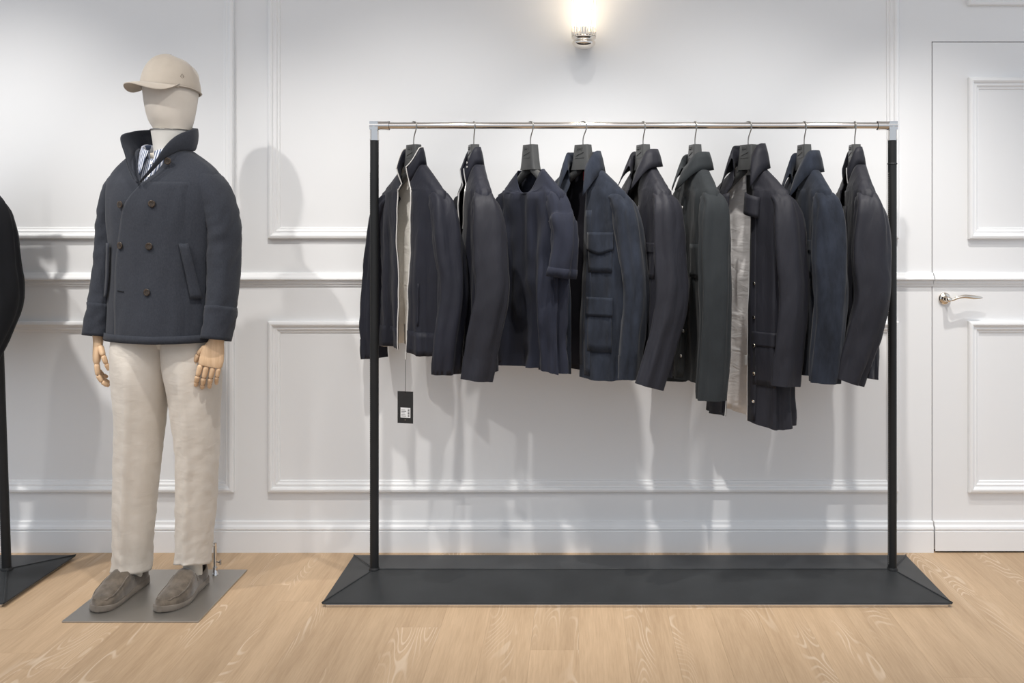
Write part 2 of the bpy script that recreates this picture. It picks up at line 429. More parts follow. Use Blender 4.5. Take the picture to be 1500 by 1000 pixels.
# ------------------------------------------------------------------ clothes rack
POST_L, POST_R = (548.5 - 848) / 400, (1307 - 848) / 400
RAIL_Z = 1.67
def make_rack(xc, label, lean=0.0, halfw=None, group=None):
    hw = (POST_R - POST_L) / 2
    root = empty('clothes_rack', (xc, RAIL_Y, 0)); tag(root, label, 'clothes rack', group)
    BW, BD = hw + 0.13, 0.2335
    rz = 0.047
    # steel foot plate
    m = MB().box(-BW + 0.012, BW - 0.012, -BD + 0.006, BD - 0.006, 0, 0.009)
    m.build('foot_plate', M_chrome, root, bevel=0.001)
    # leather hipped base
    zl, zu = 0.011, 0.017
    v = [(-BW, -BD, zl), (BW, -BD, zl), (BW, BD, zl), (-BW, BD, zl),
         (-BW, -BD, zu), (BW, -BD, zu), (BW, BD, zu), (-BW, BD, zu), (-hw, 0, rz), (hw, 0, rz)]
    f = [(3, 2, 1, 0), (0, 1, 5, 4), (1, 2, 6, 5), (2, 3, 7, 6), (3, 0, 4, 7), (4, 5, 9, 8), (5, 6, 9), (6, 7, 8, 9), (7, 4, 8)]
    b = MB().add(v, f, 0, False).build('base', M_leather, root, bevel=0.003)
    m = MB()
    for a, c in ((4, 8), (7, 8), (5, 9), (6, 9), (8, 9)):
        m.tube([Vector(v[a]) + Vector((0, 0, 0.0005)), Vector(v[c]) + Vector((0, 0, 0.0005))], 0.0022, 6)
    m.build('welt', M_leather, b)
    # row of stitches either side of the hips
    m = MB()
    for a, c in ((4, 8), (7, 8), (5, 9), (6, 9)):
        p, q = Vector(v[a]), Vector(v[c]); n = int((q - p).length / 0.008)
        side = (q - p).normalized().cross(Vector((0, 0, 1)))
        for s in (-1, 1):
            for i in range(1, n, 1):
                c0 = p.lerp(q, i / n) + side * s * 0.006 + Vector((0, 0, -0.0005)); c1 = p.lerp(q, (i + 0.55) / n) + side * s * 0.006 + Vector((0, 0, -0.0005))
                m.tube([c0, c1], 0.0006, 4)
    m.build('stitching', M_leather, b)['kind'] = 'stuff'
    # posts
    for s in (-1, 1):
        xb, xt = s * hw, s * hw + lean
        m = MB().lathe([(0.020, 0), (0.0195, 0.006), (0.0165, 0.010)], 20, Matrix.Translation((xb, 0, rz - 0.003)))
        m.tube([(xb, 0, rz - 0.01), (xt, 0, RAIL_Z - 0.052)], 0.0158, 20)
        p = m.build('post', M_post, root)
        m = MB(); n = 190
        for i in range(n):
            z = rz + 0.02 + (RAIL_Z - 0.19 - rz) * i / n; xx = xb + (xt - xb) * z / RAIL_Z
            ang = R(200)
            c0 = Vector((xx + 0.0160 * cos(ang), 0.0160 * sin(ang), z))
            m.tube([c0, c0 + Vector((0.0002, -0.001, 0.0045))], 0.0007, 4)
        m.build('stitching', M_thread if s > 0 else M_leather, p)['kind'] = 'stuff'
        if s > 0:
            MB().lathe([(0.0165, 0), (0.0178, 0.001), (0.0178, 0.004), (0.0165, 0.005)], 20, Matrix.Translation((xt, 0, RAIL_Z - 0.142))).build('sleeve_edge', M_leather, p)
        # chrome elbow
        m = MB()
        m.tube([(xt, 0, RAIL_Z - 0.054), (xt, 0, RAIL_Z + 0.014)], 0.0158, 4)
        m.tube([(xt + s * 0.0155, 0, RAIL_Z), (xt - s * 0.055, 0, RAIL_Z)], 0.0158, 20)
        v2 = MB(); 
        v2.lathe([(0.0162, RAIL_Z - 0.054), (0.0162, RAIL_Z + 0.0)], 20, Matrix.Translation((xt, 0, 0)))
        v2.tube([(xt + s * 0.016, 0, RAIL_Z), (xt - s * 0.055, 0, RAIL_Z)], 0.0162, 20)
        v2.box(xt - 0.0155, xt + 0.0155, -0.0155, 0.0155, RAIL_Z - 0.0155, RAIL_Z + 0.0155)
        v2.lathe([(0.0175, RAIL_Z - 0.054), (0.0175, RAIL_Z - 0.049)], 20, Matrix.Translation((xt, 0, 0)))
        v2.tube([(xt - s * 0.050, 0, RAIL_Z), (xt - s * 0.055, 0, RAIL_Z)], 0.0175, 20)
        v2.build('elbow', M_chrome, root)
    MB().tube([(-hw + lean + 0.05, 0, RAIL_Z), (hw + lean - 0.05, 0, RAIL_Z)], 0.0125, 24).build('rail', M_chrome, root)
    return root
make_rack((POST_L + POST_R) / 2, 'long clothes rack with chrome rail and black leather base, hung with nine dark garments')
make_rack(-2.095 - (POST_R - POST_L) / 2, 'clothes rack standing beside the mannequin with one black jacket hung at its end', lean=-0.055)

# ------------------------------------------------------------------ hangers
def make_hanger(x, yaw, label):
    root = empty('coat_hanger', (x, RAIL_Y, RAIL_Z), -yaw)
    tag(root, label, 'hanger', 'black hangers on the chrome rail')
    ORG[0] = (0, 0, RAIL_Z)
    zt, zb = 1.600, 1.508
    # head block
    rows = []
    for t in lin(0, 1, 7):
        z = zb + (zt - zb) * t
        hw = 0.048 - 0.016 * t ** 0.7; hd = 0.019 - 0.003 * t
        rows.append([(hw * spow(cos(a), 0.35), hd * spow(sin(a), 0.35), z) for a in lin(0, 2 * pi, 29)[:-1]])
    m = MB().grid(rows, closeu=True, capa=True, capb=True)
    # arms
    for s in (-1, 1):
        rows = []
        for t in lin(0, 1, 14):
            xx = s * (0.020 + 0.160 * t)
            zc = 1.522 - 0.112 * t
            hh = 0.018 - 0.008 * t; hd = 0.015 - 0.002 * t
            if t > 0.93: hh *= 0.6; hd *= 0.7
            rows.append([(xx, hd * cos(a), zc + hh * sin(a) - 0.012) for a in lin(0, 2 * pi, 13)[:-1]])
        m.grid(rows, closeu=True, capa=True, capb=True, flip=(s < 0))
    m.build('hanger_body', M_hanger, root)
    # embossed mark on the face of the block: a bar, a slanted stroke and a frame line
    m = MB(); yf = -0.0190
    def bar(x0, z0, x1, z1, w):
        d = Vector((x1 - x0, 0, z1 - z0)); n = Vector((-d.z, 0, d.x)).normalized() * w
        a, b = Vector((x0, yf, z0)), Vector((x1, yf, z1))
        q = [a - n, b - n, b + n, a + n]
        m.add([p for p in q] + [p + Vector((0, 0.003, 0)) for p in q], [(0, 1, 2, 3), (0, 4, 5, 1), (1, 5, 6, 2), (2, 6, 7, 3), (3, 7, 4, 0)], 0, False)
    bar(-0.020, 1.560, 0.018, 1.572, 0.0011); bar(-0.012, 1.580, -0.012, 1.592, 0.001); bar(-0.004, 1.580, -0.004, 1.592, 0.001)
    bar(-0.012, 1.586, 0.012, 1.586, 0.001); bar(0.010, 1.579, 0.010, 1.592, 0.001); bar(-0.022, 1.552, 0.020, 1.552, 0.0008)
    m.build('embossed_mark', M_hanger, root)
    # hook
    p = [(0, 0, 1.596), (0.0, 0, 1.615), (0.003, 0, 1.630), (0.011, 0, 1.646), (0.0175, 0, 1.659)]
    for a in lin(-15, 205, 14):
        p.append((0.0185 * cos(R(a)), 0, RAIL_Z + 0.0150 * sin(R(a))))
    MB().tube(spline(p, 60), 0.0022, 8).build('hook', M_steel, root)
    ORG[0] = (0, 0, 0)
    return root

# ------------------------------------------------------------------ hanging garments
P_SE = 0.8
class Body:
    """Surface of a garment body hanging on a hanger; local x along the shoulders, front is -y."""
    def __init__(s, hem, zsh, zn, W, D, drop, seed, fold=1.0, flare=0.0, wsh=0.195, neckw=0.060, neckd=0.036):
        s.hem, s.zsh, s.zn, s.drop, s.seed, s.fold = hem, zsh, zn, drop, seed, fold
        h = zsh - hem
        s.keys = [(0.0, W + flare, D * 1.15), (0.35, W + flare * 0.5, D * 1.05), (0.70, W, D), (0.88, W * 0.985, D * 1.0), (1.0, wsh, D * 0.94), (1.03, wsh - 0.010, D * 0.92), (2.0, neckw, neckd)]
    def P(s, t, v, off=0.0):
        W, D = keyed(s.keys, v)
        if v <= 1: z = s.hem + (s.zsh - s.hem) * v
        else: z = s.zsh + (s.zn - s.zsh) * (v - 1) ** 0.9
        c, n = cos(t), sin(t)
        amp = s.fold * (0.009 * max(0.0, 1 - v) ** 0.6 + 0.0025)
        sd = s.seed
        fo = amp * (0.55 * sin(5 * t + sd + 1.2 * v) + 0.55 * (1 - 2 * abs(sin(5.5 * t + 2.1 * sd + 0.7 * sin(4 * v)))) + 0.35 * sin(17 * t + sd + 1.5 * v) + 0.9 * noise.noise(Vector((2.2 * c + sd, 2.2 * n, 3.0 * v))))
        fo += 0.004 * s.fold * noise.noise(Vector((5 * c + sd, 5 * n, 9 * v)))
        if v > 1: fo *= max(0, 1 - (v - 1) * 1.5)
        x = W * spow(c, P_SE) + (fo + off) * c
        y = D * spow(n, P_SE) + (fo + off) * n
        # shoulder roof: depth narrows with distance from the neck along the hanger
        if v > 1:
            z -= s.drop * max(0.0, -n) ** 2 * (v - 1)
        if v < 0.2:
            z += 0.006 * sin(3 * t + sd) * (1 - v * 5)
        return Vector((x, y, z))
    def t_of_x(s, xg, v, side):
        """front angle where |x| = xg ; side=+1 right edge, -1 left edge"""
        W, D = keyed(s.keys, v)
        c = min(1.0, max(0.0, xg / W)) ** (1 / P_SE)
        a = math.acos(min(1, c))            # angle from x axis
        return -a if side > 0 else -pi + a

def vz(B, z):
    return (z - B.hem) / (B.zsh - B.hem)

VROWS = lin(0, 1, 30)[:-1] + lin(1, 2, 12)

def body_mesh(B, gap=None, nt=72):
    rows = []
    for v in VROWS:
        if gap is None:
            rows.append([B.P(2 * pi * i / nt - pi / 2, v) for i in range(nt)])
        else:
            gl, gr = gap(v)
            t0 = B.t_of_x(abs(gr), v, 1) if gr >= 0 else B.t_of_x(abs(gr), v, -1)
            t1 = B.t_of_x(abs(gl), v, -1) if gl >= 0 else B.t_of_x(abs(gl), v, 1)
            t1 += 2 * pi
            rows.append([B.P(t0 + (t1 - t0) * i / nt, v) for i in range(nt + 1)])
    return MB().grid(rows, closeu=(gap is None)), rows

def edge_lines(B, gap):
    out = []
    for side in (1, -1):
        ln = []
        for v in VROWS:
            gl, gr = gap(v); g = gr if side > 0 else gl
            t = B.t_of_x(abs(g), v, side if g >= 0 else -side)
            ln.append(B.P(t, v, 0.001))
        out.append(ln)
    return out

def patch(B, x0, x1, z0, z1, off, n=8, m=8, slant=0.0, point=0.0):
    """piece lying on the front of the body"""
    rows = []
    for j in range(m):
        row = []
        for i in range(n):
            u = i / (n - 1); w = j / (m - 1)
            xx = x0 + (x1 - x0) * u
            z = z0 + (z1 - z0) * w + slant * u - point * (1 - w) * (1 - abs(2 * u - 1))
            v = vz(B, z)
            t = B.t_of_x(abs(xx), v, 1 if xx >= 0 else -1)
            row.append(B.P(t, v, off))
        rows.append(row)
    return MB().grid(rows)

def sleeve_rows(s, zsh, L, wsh, w0=0.058, w1=0.050, th0=0.033, th1=0.029, out=0.02, fwd=0.06, seed=0.0, fold=1.0, elbow=0.012, nr=40, n=30):
    """s = +1 / -1 side. returns rows of a hanging sleeve and its path"""
    path = [(wsh - 0.060, 0.000, zsh - 0.014), (wsh - 0.024, 0.000, zsh - 0.030), (wsh - 0.002 + out * 0.2, 0.004, zsh - 0.085),
            (wsh + 0.006 + out * 0.7, elbow, zsh - L * 0.36), (wsh + 0.010 + out, elbow * 1.2, zsh - L * 0.56),
            (wsh + 0.005 + out * 1.05, -fwd * 0.45, zsh - L * 0.80), (wsh + out, -fwd, zsh - L)]
    sp = spline(path, nr); rows = []
    for k, p in enumerate(sp):
        t = k / (nr - 1)
        a = Vector(sp[max(0, k - 1)]); b = Vector(sp[min(nr - 1, k + 1)])
        T_ = (b - a).normalized()
        Y = Vector((0, 1, 0)); Y = (Y - T_ * Y.dot(T_)).normalized(); X = Y.cross(T_).normalized()
        if X.x < 0: X = -X
        wy = keyed([(0, 0.024), (0.06, 0.033), (0.13, 0.038), (0.24, 0.046), (0.42, w0), (0.65, w0 * 0.97), (1, w1)], t)[0]
        wx_ = keyed([(0, 0.010), (0.06, 0.020), (0.13, 0.027), (0.26, th0), (0.6, th0), (1, th1)], t)[0]
        row = []
        for i in range(n):
            ang = 2 * pi * i / n
            fo = fold * (0.0045 * (1 - 2 * abs(sin(2.5 * ang + 1.5 * t + seed))) * min(1, 4 * t) + 0.002 * sin(7 * ang + 3 * t + seed) + 0.007 * min(1, 3 * t) * noise.noise(Vector((1.6 * cos(ang) + seed, 1.6 * sin(ang), 5 * t)))
                         + 0.0035 * min(1, 3 * t) * noise.noise(Vector((3 * cos(ang), 3 * sin(ang) + seed, 16 * t + 2.0 * sin(ang)))))
            q = Vector(p) + X * (wx_ * spow(cos(ang), 0.85) + fo * cos(ang)) + Y * (wy * spow(sin(ang), 0.9) + fo * sin(ang))
            row.append(Vector((q.x * s, q.y, q.z)))
        rows.append(row)
    return rows, sp

def band_rows(rows, k0, off, gather=0, amp=0.0, flare=0.0):
    """rows k0.. pushed outwards: cuffs and hems"""
    out = []
    sel = rows[k0:]
    for j, r_ in enumerate(sel):
        c = sum(r_, Vector()) / len(r_); o = []
        for i, p in enumerate(r_):
            d = (p - c); L = d.length
            g = amp * sin(gather * 2 * pi * i / len(r_)) if gather else 0
            o.append(c + d * ((L + off + g + flare * j / max(1, len(sel) - 1)) / L))
        out.append(o)
    return out

def collar_rows(B, kind, gap_top, h=0.06, fall=0.06, spread=0.02, pointx=0.03, n=48, opening=0.0, lift=0.0):
    gl, gr = gap_top
    t0 = B.t_of_x(max(0.0, gr), 2.0, 1); t1 = B.t_of_x(max(0.0, gl), 2.0, -1) + 2 * pi
    prof = {'stand': [(0, 0.0), (0.35, -0.003), (0.7, -0.008), (1.0, -0.014)],
            'fold': [(0, 0.0), (0.6, 0.003), (1.0, 0.006), (1.08, 0.010), (0.85, 0.015), (0.45, 0.019), (0.0, 0.022)],
            }[kind]
    rows = []
    for j, (hh, oo) in enumerate(prof):
        row = []
        for i in range(n + 1):
            u = i / n; t = t0 + (t1 - t0) * u
            fr = abs(2 * u - 1) ** 3            # 1 at the front ends
            p = B.P(t, 2.0)
            d = Vector((cos(t), sin(t), 0))
            if kind == 'stand':
                k_ = hh
                q = p + Vector((0, 0, h * k_ * (1 - 0.15 * fr))) + d * (oo + opening * fr * k_)
            else:
                if j <= 3:
                    q = p + Vector((0, 0, h * hh * (1 - 0.10 * fr))) + d * oo
                else:
                    k_ = (j - 3) / (len(prof) - 4)
                    q = p + Vector((0, 0, h * 1.08 - k_ * (fall + pointx * fr))) + d * (oo + spread * k_ * (0.2 + 0.8 * fr)) + Vector((0, -0.012 * fr * k_, 0))
            q.z += lift * (1 - fr)
            row.append(q)
        rows.append(row)
    return rows

def button(m, p, nrm, r=0.0075, th=0.003, mi=0):
    q = Vector(nrm).to_track_quat('Z', 'Y').to_matrix().to_4x4()
    Mx = Matrix.Translation(Vector(p)) @ q
    m.lathe([(r * 0.9, 0), (r, th * 0.4), (r, th * 0.8), (r * 0.8, th), (r * 0.6, th * 0.7), (0.0005, th * 0.7)], 16, Mx, mi)

M_tech = fabric('black_navy_technical_cloth', (0.0096, 0.0103, 0.0172), (0.0119, 0.0126, 0.0212), rough=0.62, sheen=0.04, wscale=1200, bump=0.08, wrinkle=0.22, wr_scale=16, wr_map=(1.5, 1.5, 0.4))
M_tech2 = fabric('charcoal_technical_cloth', (0.0110, 0.0111, 0.0164), (0.0136, 0.0139, 0.0205), rough=0.62, sheen=0.04, wscale=1200, bump=0.08, wrinkle=0.22, wr_scale=16, wr_map=(1.5, 1.5, 0.4))
M_jersey = fabric('navy_jersey', (0.0110, 0.0128, 0.0233), (0.0134, 0.0159, 0.0284), rough=0.9, sheen=0.06, wscale=1500, bump=0.08, wrinkle=0.18, wr_scale=14, wr_map=(1.5, 1.5, 0.3))
M_suede = fabric('navy_suede', (0.0054, 0.0075, 0.0128), (0.0224, 0.0286, 0.0443), rough=0.95, sheen=0.08, vscale=16, wscale=700, bump=0.2, stretch=(1.4, 1.4, 0.5), contrast=(0.28, 0.74), wrinkle=0.2, wr_scale=12, wr_map=(1.3, 1.3, 0.6))
M_shirt = fabric('dark_slate_shirting', (0.0151, 0.0183, 0.0207), (0.0189, 0.0226, 0.0252), rough=0.8, sheen=0.06, wscale=1500, bump=0.08, wrinkle=0.2, wr_scale=15, wr_map=(1.5, 1.5, 0.3))
M_black = fabric('black_wool', (0.005, 0.0055, 0.007), (0.007, 0.0075, 0.010), rough=0.9, sheen=0.02)
M_blk_lin = fabric('black_lining', (0.004, 0.004, 0.005), (0.006, 0.006, 0.008), rough=0.8, sheen=0.0)
M_cream = fabric('cream_lining', (0.78, 0.75, 0.70), (0.86, 0.83, 0.78), rough=0.5, sheen=0.1, wrinkle=0.3)
M_silver = fabric('silver_grey_lining', (0.68, 0.66, 0.65), (0.78, 0.76, 0.75), rough=0.4, sheen=0.1, wrinkle=0.4)
M_olive = fabric('olive_grey_lining', (0.07, 0.065, 0.055), (0.10, 0.095, 0.08), rough=0.6, sheen=0.1)
M_redlin = fabric('navy_lining', (0.006, 0.006, 0.010), (0.010, 0.009, 0.014), rough=0.8, sheen=0.0)
M_red = fabric('red_label_cloth', (0.18, 0.005, 0.012), (0.22, 0.007, 0.016), rough=0.8)
M_zip = plain('zip_silver', (0.75, 0.73, 0.70), 0.35, 0.6)
M_pipe = plain('pale_piping', (0.62, 0.60, 0.57), 0.6)
M_horn = fabric('dark_horn', (0.022, 0.015, 0.010), (0.06, 0.042, 0.028), rough=0.3, sheen=0, vscale=120)
M_navybtn = plain('dark_button', (0.02, 0.022, 0.026), 0.3)
M_tagblk = plain('black_card', (0.012, 0.012, 0.012), 0.55)
M_tagwht = plain('white_sticker', (0.78, 0.78, 0.78), 0.5)

def hx_of(px): return (px - 848) / 400.0

def finish_common(root, B, mat, rows_l, rows_r, cuff_mat=None, cuff=6, gather=0, cuff_off=0.0009):
    for rows in (rows_l, rows_r):
        fl = rows[0][0].x < 0
        sl = MB().grid(rows, closeu=True, capa=True, flip=not fl).build('sleeve', [mat, M_blk_lin], root, solid=0.002, lining=True)
        cr_ = band_rows(rows, len(rows) - cuff, cuff_off, gather, 0.0022 if gather else 0)
        MB().grid(cr_, closeu=True, flip=not fl).build('cuff', [mat, M_blk_lin], sl)

def start(name, px, yaw, hem, label, cat, x=None):
    xx = hx_of(px) if x is None else x
    root = empty(name, (xx, RAIL_Y, hem), -R(yaw))
    tag(root, label, cat, None)
    ORG[0] = (0, 0, hem)
    return root
def stop(): ORG[0] = (0, 0, 0)

ZSH, ZN = 1.425, 1.525

# 1 bomber with pale piping ---------------------------------------------------
def g_bomber():
    hem = 0.850
    root = start('bomber_jacket', 606, 48, hem, 'black-navy bomber jacket with pale zip edge, cream lining and a hang tag', 'jacket')
    B = Body(hem, ZSH, ZN, 0.205, 0.046, 0.075, 1.3, flare=-0.005)
    gap = lambda v: (0.026 + 0.020 * min(1, v), 0.040 + 0.010 * min(1, v)) if v < 1 else (0.046 - 0.022 * (v - 1), 0.050 - 0.024 * (v - 1))
    m, rows = body_mesh(B, gap)
    m.build('body', [M_tech, M_cream], root, solid=0.003, lining=True)
    hb = band_rows(rows[:5], 0, 0.003, 46, 0.0016)
    MB().grid(hb).build('hem_band', M_tech, root, solid=0.003)
    cr_ = collar_rows(B, 'stand', gap(2.0), h=0.064, opening=0.034)
    MB().grid(cr_).build('collar', M_tech, root, solid=0.004)
    for side, ln in zip((1, -1), edge_lines(B, gap)):
        ce = [r_[0] if side > 0 else r_[-1] for r_ in cr_]
        MB().tube(ln + ce[1:], 0.0022, 6).build('zip_edge', M_pipe, root)
    MB().tube([p + Vector((0, -0.002, 0.001)) for p in cr_[-1]], 0.0018, 6).build('collar_piping', M_pipe, root)
    L = ZSH - 0.79
    rl, _ = sleeve_rows(-1, ZSH, L, 0.195, out=0.085, fwd=0.0, seed=2.0)
    rr, _ = sleeve_rows(1, ZSH, L, 0.195, w0=0.058, out=0.028, fwd=0.012, seed=5.0)
    finish_common(root, B, M_tech, rl, rr, cuff=5, gather=14, cuff_off=0.000)
    pk = patch(B, 0.105, 0.111, 0.95, 1.10, 0.004, 3, 10)
    pk.build('pocket_welt', M_tech, root, solid=0.003)
    # hang tag on the zip pull of the wearer's-left edge
    e = edge_lines(B, gap)[0][0]
    zt = hem - 0.004
    m = MB().box(e.x - 0.004, e.x + 0.004, e.y - 0.004, e.y, zt - 0.022, zt + 0.006)
    m.build('zip_pull', M_zip, root, bevel=0.001)
    ang = R(48 - 14)
    def tg(x_, y_, z_): return (e.x + x_ * cos(ang) - y_ * sin(ang), e.y - 0.004 + x_ * sin(ang) + y_ * cos(ang), z_)
    MB().tube([(e.x, e.y - 0.003, zt - 0.018), tg(0.001, 0, zt - 0.08), tg(0, -0.001, zt - 0.146)], 0.0009, 6).build('tag_cord', M_black, root)
    z1, z0 = zt - 0.136, zt - 0.250
    m = MB()
    q = [tg(-0.030, 0, z0), tg(0.030, 0, z0), tg(0.030, 0, z1), tg(-0.030, 0, z1)]; q2 = [tg(-0.030, 0.0012, z0), tg(0.030, 0.0012, z0), tg(0.030, 0.0012, z1), tg(-0.030, 0.0012, z1)]
    m.add(q + q2, [(0, 1, 2, 3), (7, 6, 5, 4), (0, 4, 5, 1), (1, 5, 6, 2), (2, 6, 7, 3), (3, 7, 4, 0)], 0, False)
    t_ = m.build('hang_tag', M_tagblk, root); t_['label'] = 'black card hang tag with a white sticker'
    def quad(x0, x1, za, zb, y_): return [tg(x0, y_, za), tg(x1, y_, za), tg(x1, y_, zb), tg(x0, y_, zb)]
    MB().add(quad(-0.018, 0.020, z0 + 0.020, z0 + 0.056, -0.0006), [(0, 1, 2, 3)], 0, False).build('sticker', M_tagwht, t_)
    m = MB()
    for i in range(5): m.add(quad(-0.015, 0.004 - 0.003 * (i % 3), z0 + 0.025 + 0.0055 * i, z0 + 0.0265 + 0.0055 * i, -0.0009), [(0, 1, 2, 3)], 0, False)
    for i in range(9): m.add(quad(0.010, 0.0165, z0 + 0.024 + 0.0033 * i, z0 + 0.0255 + 0.0033 * i + (0.0008 if i % 3 == 0 else 0), -0.0009), [(0, 1, 2, 3)], 0, False)
    m.build('sticker_print', M_tagblk, t_)
    for zz in (z1 - 0.008, z0 + 0.012): MB().add([tg(0.0015 * cos(a), -0.0008, zz + 0.0015 * sin(a)) for a in lin(0, 2 * pi, 9)[:-1]], [tuple(range(8))], 0, False).build('eyelet', M_nickel, t_)
    stop()
g_bomber()

# 2 blouson, nearly side on ---------------------------------------------------
def g_blouson():
    hem = 0.790
    root = start('blouson', 694, 72, hem, 'black-navy blouson with high collar and short white zip line, between bomber and navy T-shirt', 'jacket')
    B = Body(hem, ZSH, ZN, 0.205, 0.046, 0.085, 3.1)
    gap = lambda v: (0.004, 0.004) if v < 0.72 else (0.004 + 0.04 * min(1, (v - 0.72) / 0.28), 0.004 + 0.04 * min(1, (v - 0.72) / 0.28)) if v < 1 else (0.044 - 0.014 * (v - 1), 0.044 - 0.014 * (v - 1))
    m, rows = body_mesh(B, gap)
    m.build('body', [M_tech, M_blk_lin], root, solid=0.003, lining=True)
    MB().grid(band_rows(rows[:5], 0, 0.003, 40, 0.0016)).build('hem_band', M_tech, root)
    cr_ = collar_rows(B, 'stand', gap(2.0), h=0.066, opening=0.026)
    MB().grid(cr_).build('collar', M_tech, root, solid=0.004)
    ln = edge_lines(B, gap)
    for side, l in zip((1, -1), ln):
        top = [p for p, v in zip(l, VROWS) if v > 0.78]
        MB().tube(top + [(r_[0] if side > 0 else r_[-1]) for r_ in cr_][1:], 0.0022, 6).build('zip_edge', M_zip, root)
    m = MB()
    for i in (0.35, 0.75):
        p = cr_[1][3]; button(m, p.lerp(cr_[3][3], i) + Vector((0, -0.004, 0)), (0.3, -1, 0), 0.004, 0.002)
    m.build('snap', M_zip, root)
    L = ZSH - 0.775
    rl, _ = sleeve_rows(-1, ZSH, L, 0.195, out=0.03, fwd=0.045, seed=3.5)
    rr, _ = sleeve_rows(1, ZSH, L, 0.195, w0=0.060, w1=0.052, out=0.015, fwd=0.035, seed=8.0)
    finish_common(root, B, M_tech2, rl, rr, cuff=5, gather=0, cuff_off=0.002)
    patch(B, 0.11, 0.116, 0.93, 1.07, 0.004, 3, 10).build('pocket_welt', M_tech, root, solid=0.003)
    stop()
g_blouson()

# 3 T-shirt ---------------------------------------------------------------------
def g_tee():
    hem = 0.790
    root = start('t_shirt', 777, 53, hem, 'plain navy crew-neck T-shirt with short sleeves on a hanger', 'T-shirt')
    B = Body(hem, ZSH - 0.005, ZN - 0.018, 0.200, 0.044, 0.085, 5.2, fold=2.1, neckw=0.080, neckd=0.024)
    m, rows = body_mesh(B)
    m.build('body', [M_jersey, M_jersey], root, solid=0.002)
    MB().grid(band_rows(rows[:3], 0, 0.001), closeu=True).build('hem_band', M_jersey, root)
    # rib neckband
    ring = [B.P(2 * pi * i / 64 - pi / 2, 2.0) for i in range(64)]
    rr_ = [[p + Vector((cos(2 * pi * i / 64 - pi / 2), sin(2 * pi * i / 64 - pi / 2), 0)) * o + Vector((0, 0, h)) for i, p in enumerate(ring)] for o, h in ((0.005, -0.016), (0.003, -0.008), (0.0015, -0.001), (-0.001, 0.002))]
    MB().grid(rr_, closeu=True).build('neckband', M_jersey, root, solid=0.003)
    for s in (-1, 1):
        rows, _ = sleeve_rows(s, ZSH, 0.30, 0.192, w0=0.052, w1=0.054, th0=0.030, th1=0.030, out=0.012, fwd=0.012, elbow=0.0, seed=4 + s, nr=22)
        sl = MB().grid(rows, closeu=True, capa=True, flip=(s > 0)).build('sleeve', M_jersey, root, solid=0.002)
        MB().grid(band_rows(rows, len(rows) - 3, 0.0015), closeu=True, flip=(s > 0)).build('cuff', M_jersey, sl, solid=0.002)
    stop()
g_tee()

# 4 suede field jacket -------------------------------------------------------------
def g_suede():
    hem = 0.762
    root = start('suede_field_jacket', 854, 42, hem, 'navy suede field jacket with flap pockets, hung open between T-shirt and charcoal jacket', 'jacket')
    B = Body(hem, ZSH, ZN, 0.212, 0.048, 0.085, 7.7, fold=0.9)
    gap = lambda v: (0.020 + 0.022 * v, 0.030 + 0.022 * v) if v < 1 else (0.042 - 0.006 * (v - 1), 0.052 - 0.012 * (v - 1))
    m, rows = body_mesh(B, gap)
    m.build('body', [M_suede, M_redlin], root, solid=0.003, lining=True)
    MB().grid(band_rows(rows[:3], 0, 0.002)).build('hem_band', M_suede, root)
    cr_ = collar_rows(B, 'fold', gap(2.0), h=0.045, fall=0.075, spread=0.020, pointx=0.035)
    MB().grid(cr_).build('collar', M_suede, root, solid=0.003)
    p = B.P(pi / 2, 1.9)
    MB().box(-0.022, 0.022, p.y - 0.012, p.y - 0.009, p.z - 0.045, p.z - 0.012).build('neck_label', M_red, root)
    for x0, x1 in ((0.072, 0.165), (-0.165, -0.072)):
        for za, zb, fh in ((1.14, 1.275, 0.055), (0.86, 1.045, 0.06)):
            pk = patch(B, x0, x1, za, zb, 0.0045).build('pocket', M_suede, root, solid=0.003)
            fl = patch(B, x0 - 0.004, x1 + 0.004, zb - fh, zb + 0.006, 0.009, point=0.018 if za > 1.1 else 0.0).build('flap', M_suede, pk, solid=0.0025)
    # front facing strips beside the opening
    for side in (1, -1):
        a = 0.056 if side > 0 else -0.046
        patch(B, a, a + side * 0.028, 0.775, 1.36, 0.0035, 4, 24).build('placket', M_suede, root, solid=0.002)
    for z in (0.85, 0.97, 1.09, 1.21):
        m = MB(); v = vz(B, z); t = B.t_of_x(0.062, v, -1); button(m, B.P(t, v, 0.006), (-0.2, -1, 0), 0.0065); m.build('button', M_navybtn, root)
    L = ZSH - 0.772
    rl, _ = sleeve_rows(-1, ZSH, L, 0.198, out=0.03, fwd=0.03, seed=1.0)
    rr, _ = sleeve_rows(1, ZSH, L, 0.198, w0=0.060, w1=0.052, out=0.030, fwd=0.012, seed=12.0)
    finish_common(root, B, M_suede, rl, rr, cuff=5, cuff_off=0.002)
    stop()
g_suede()

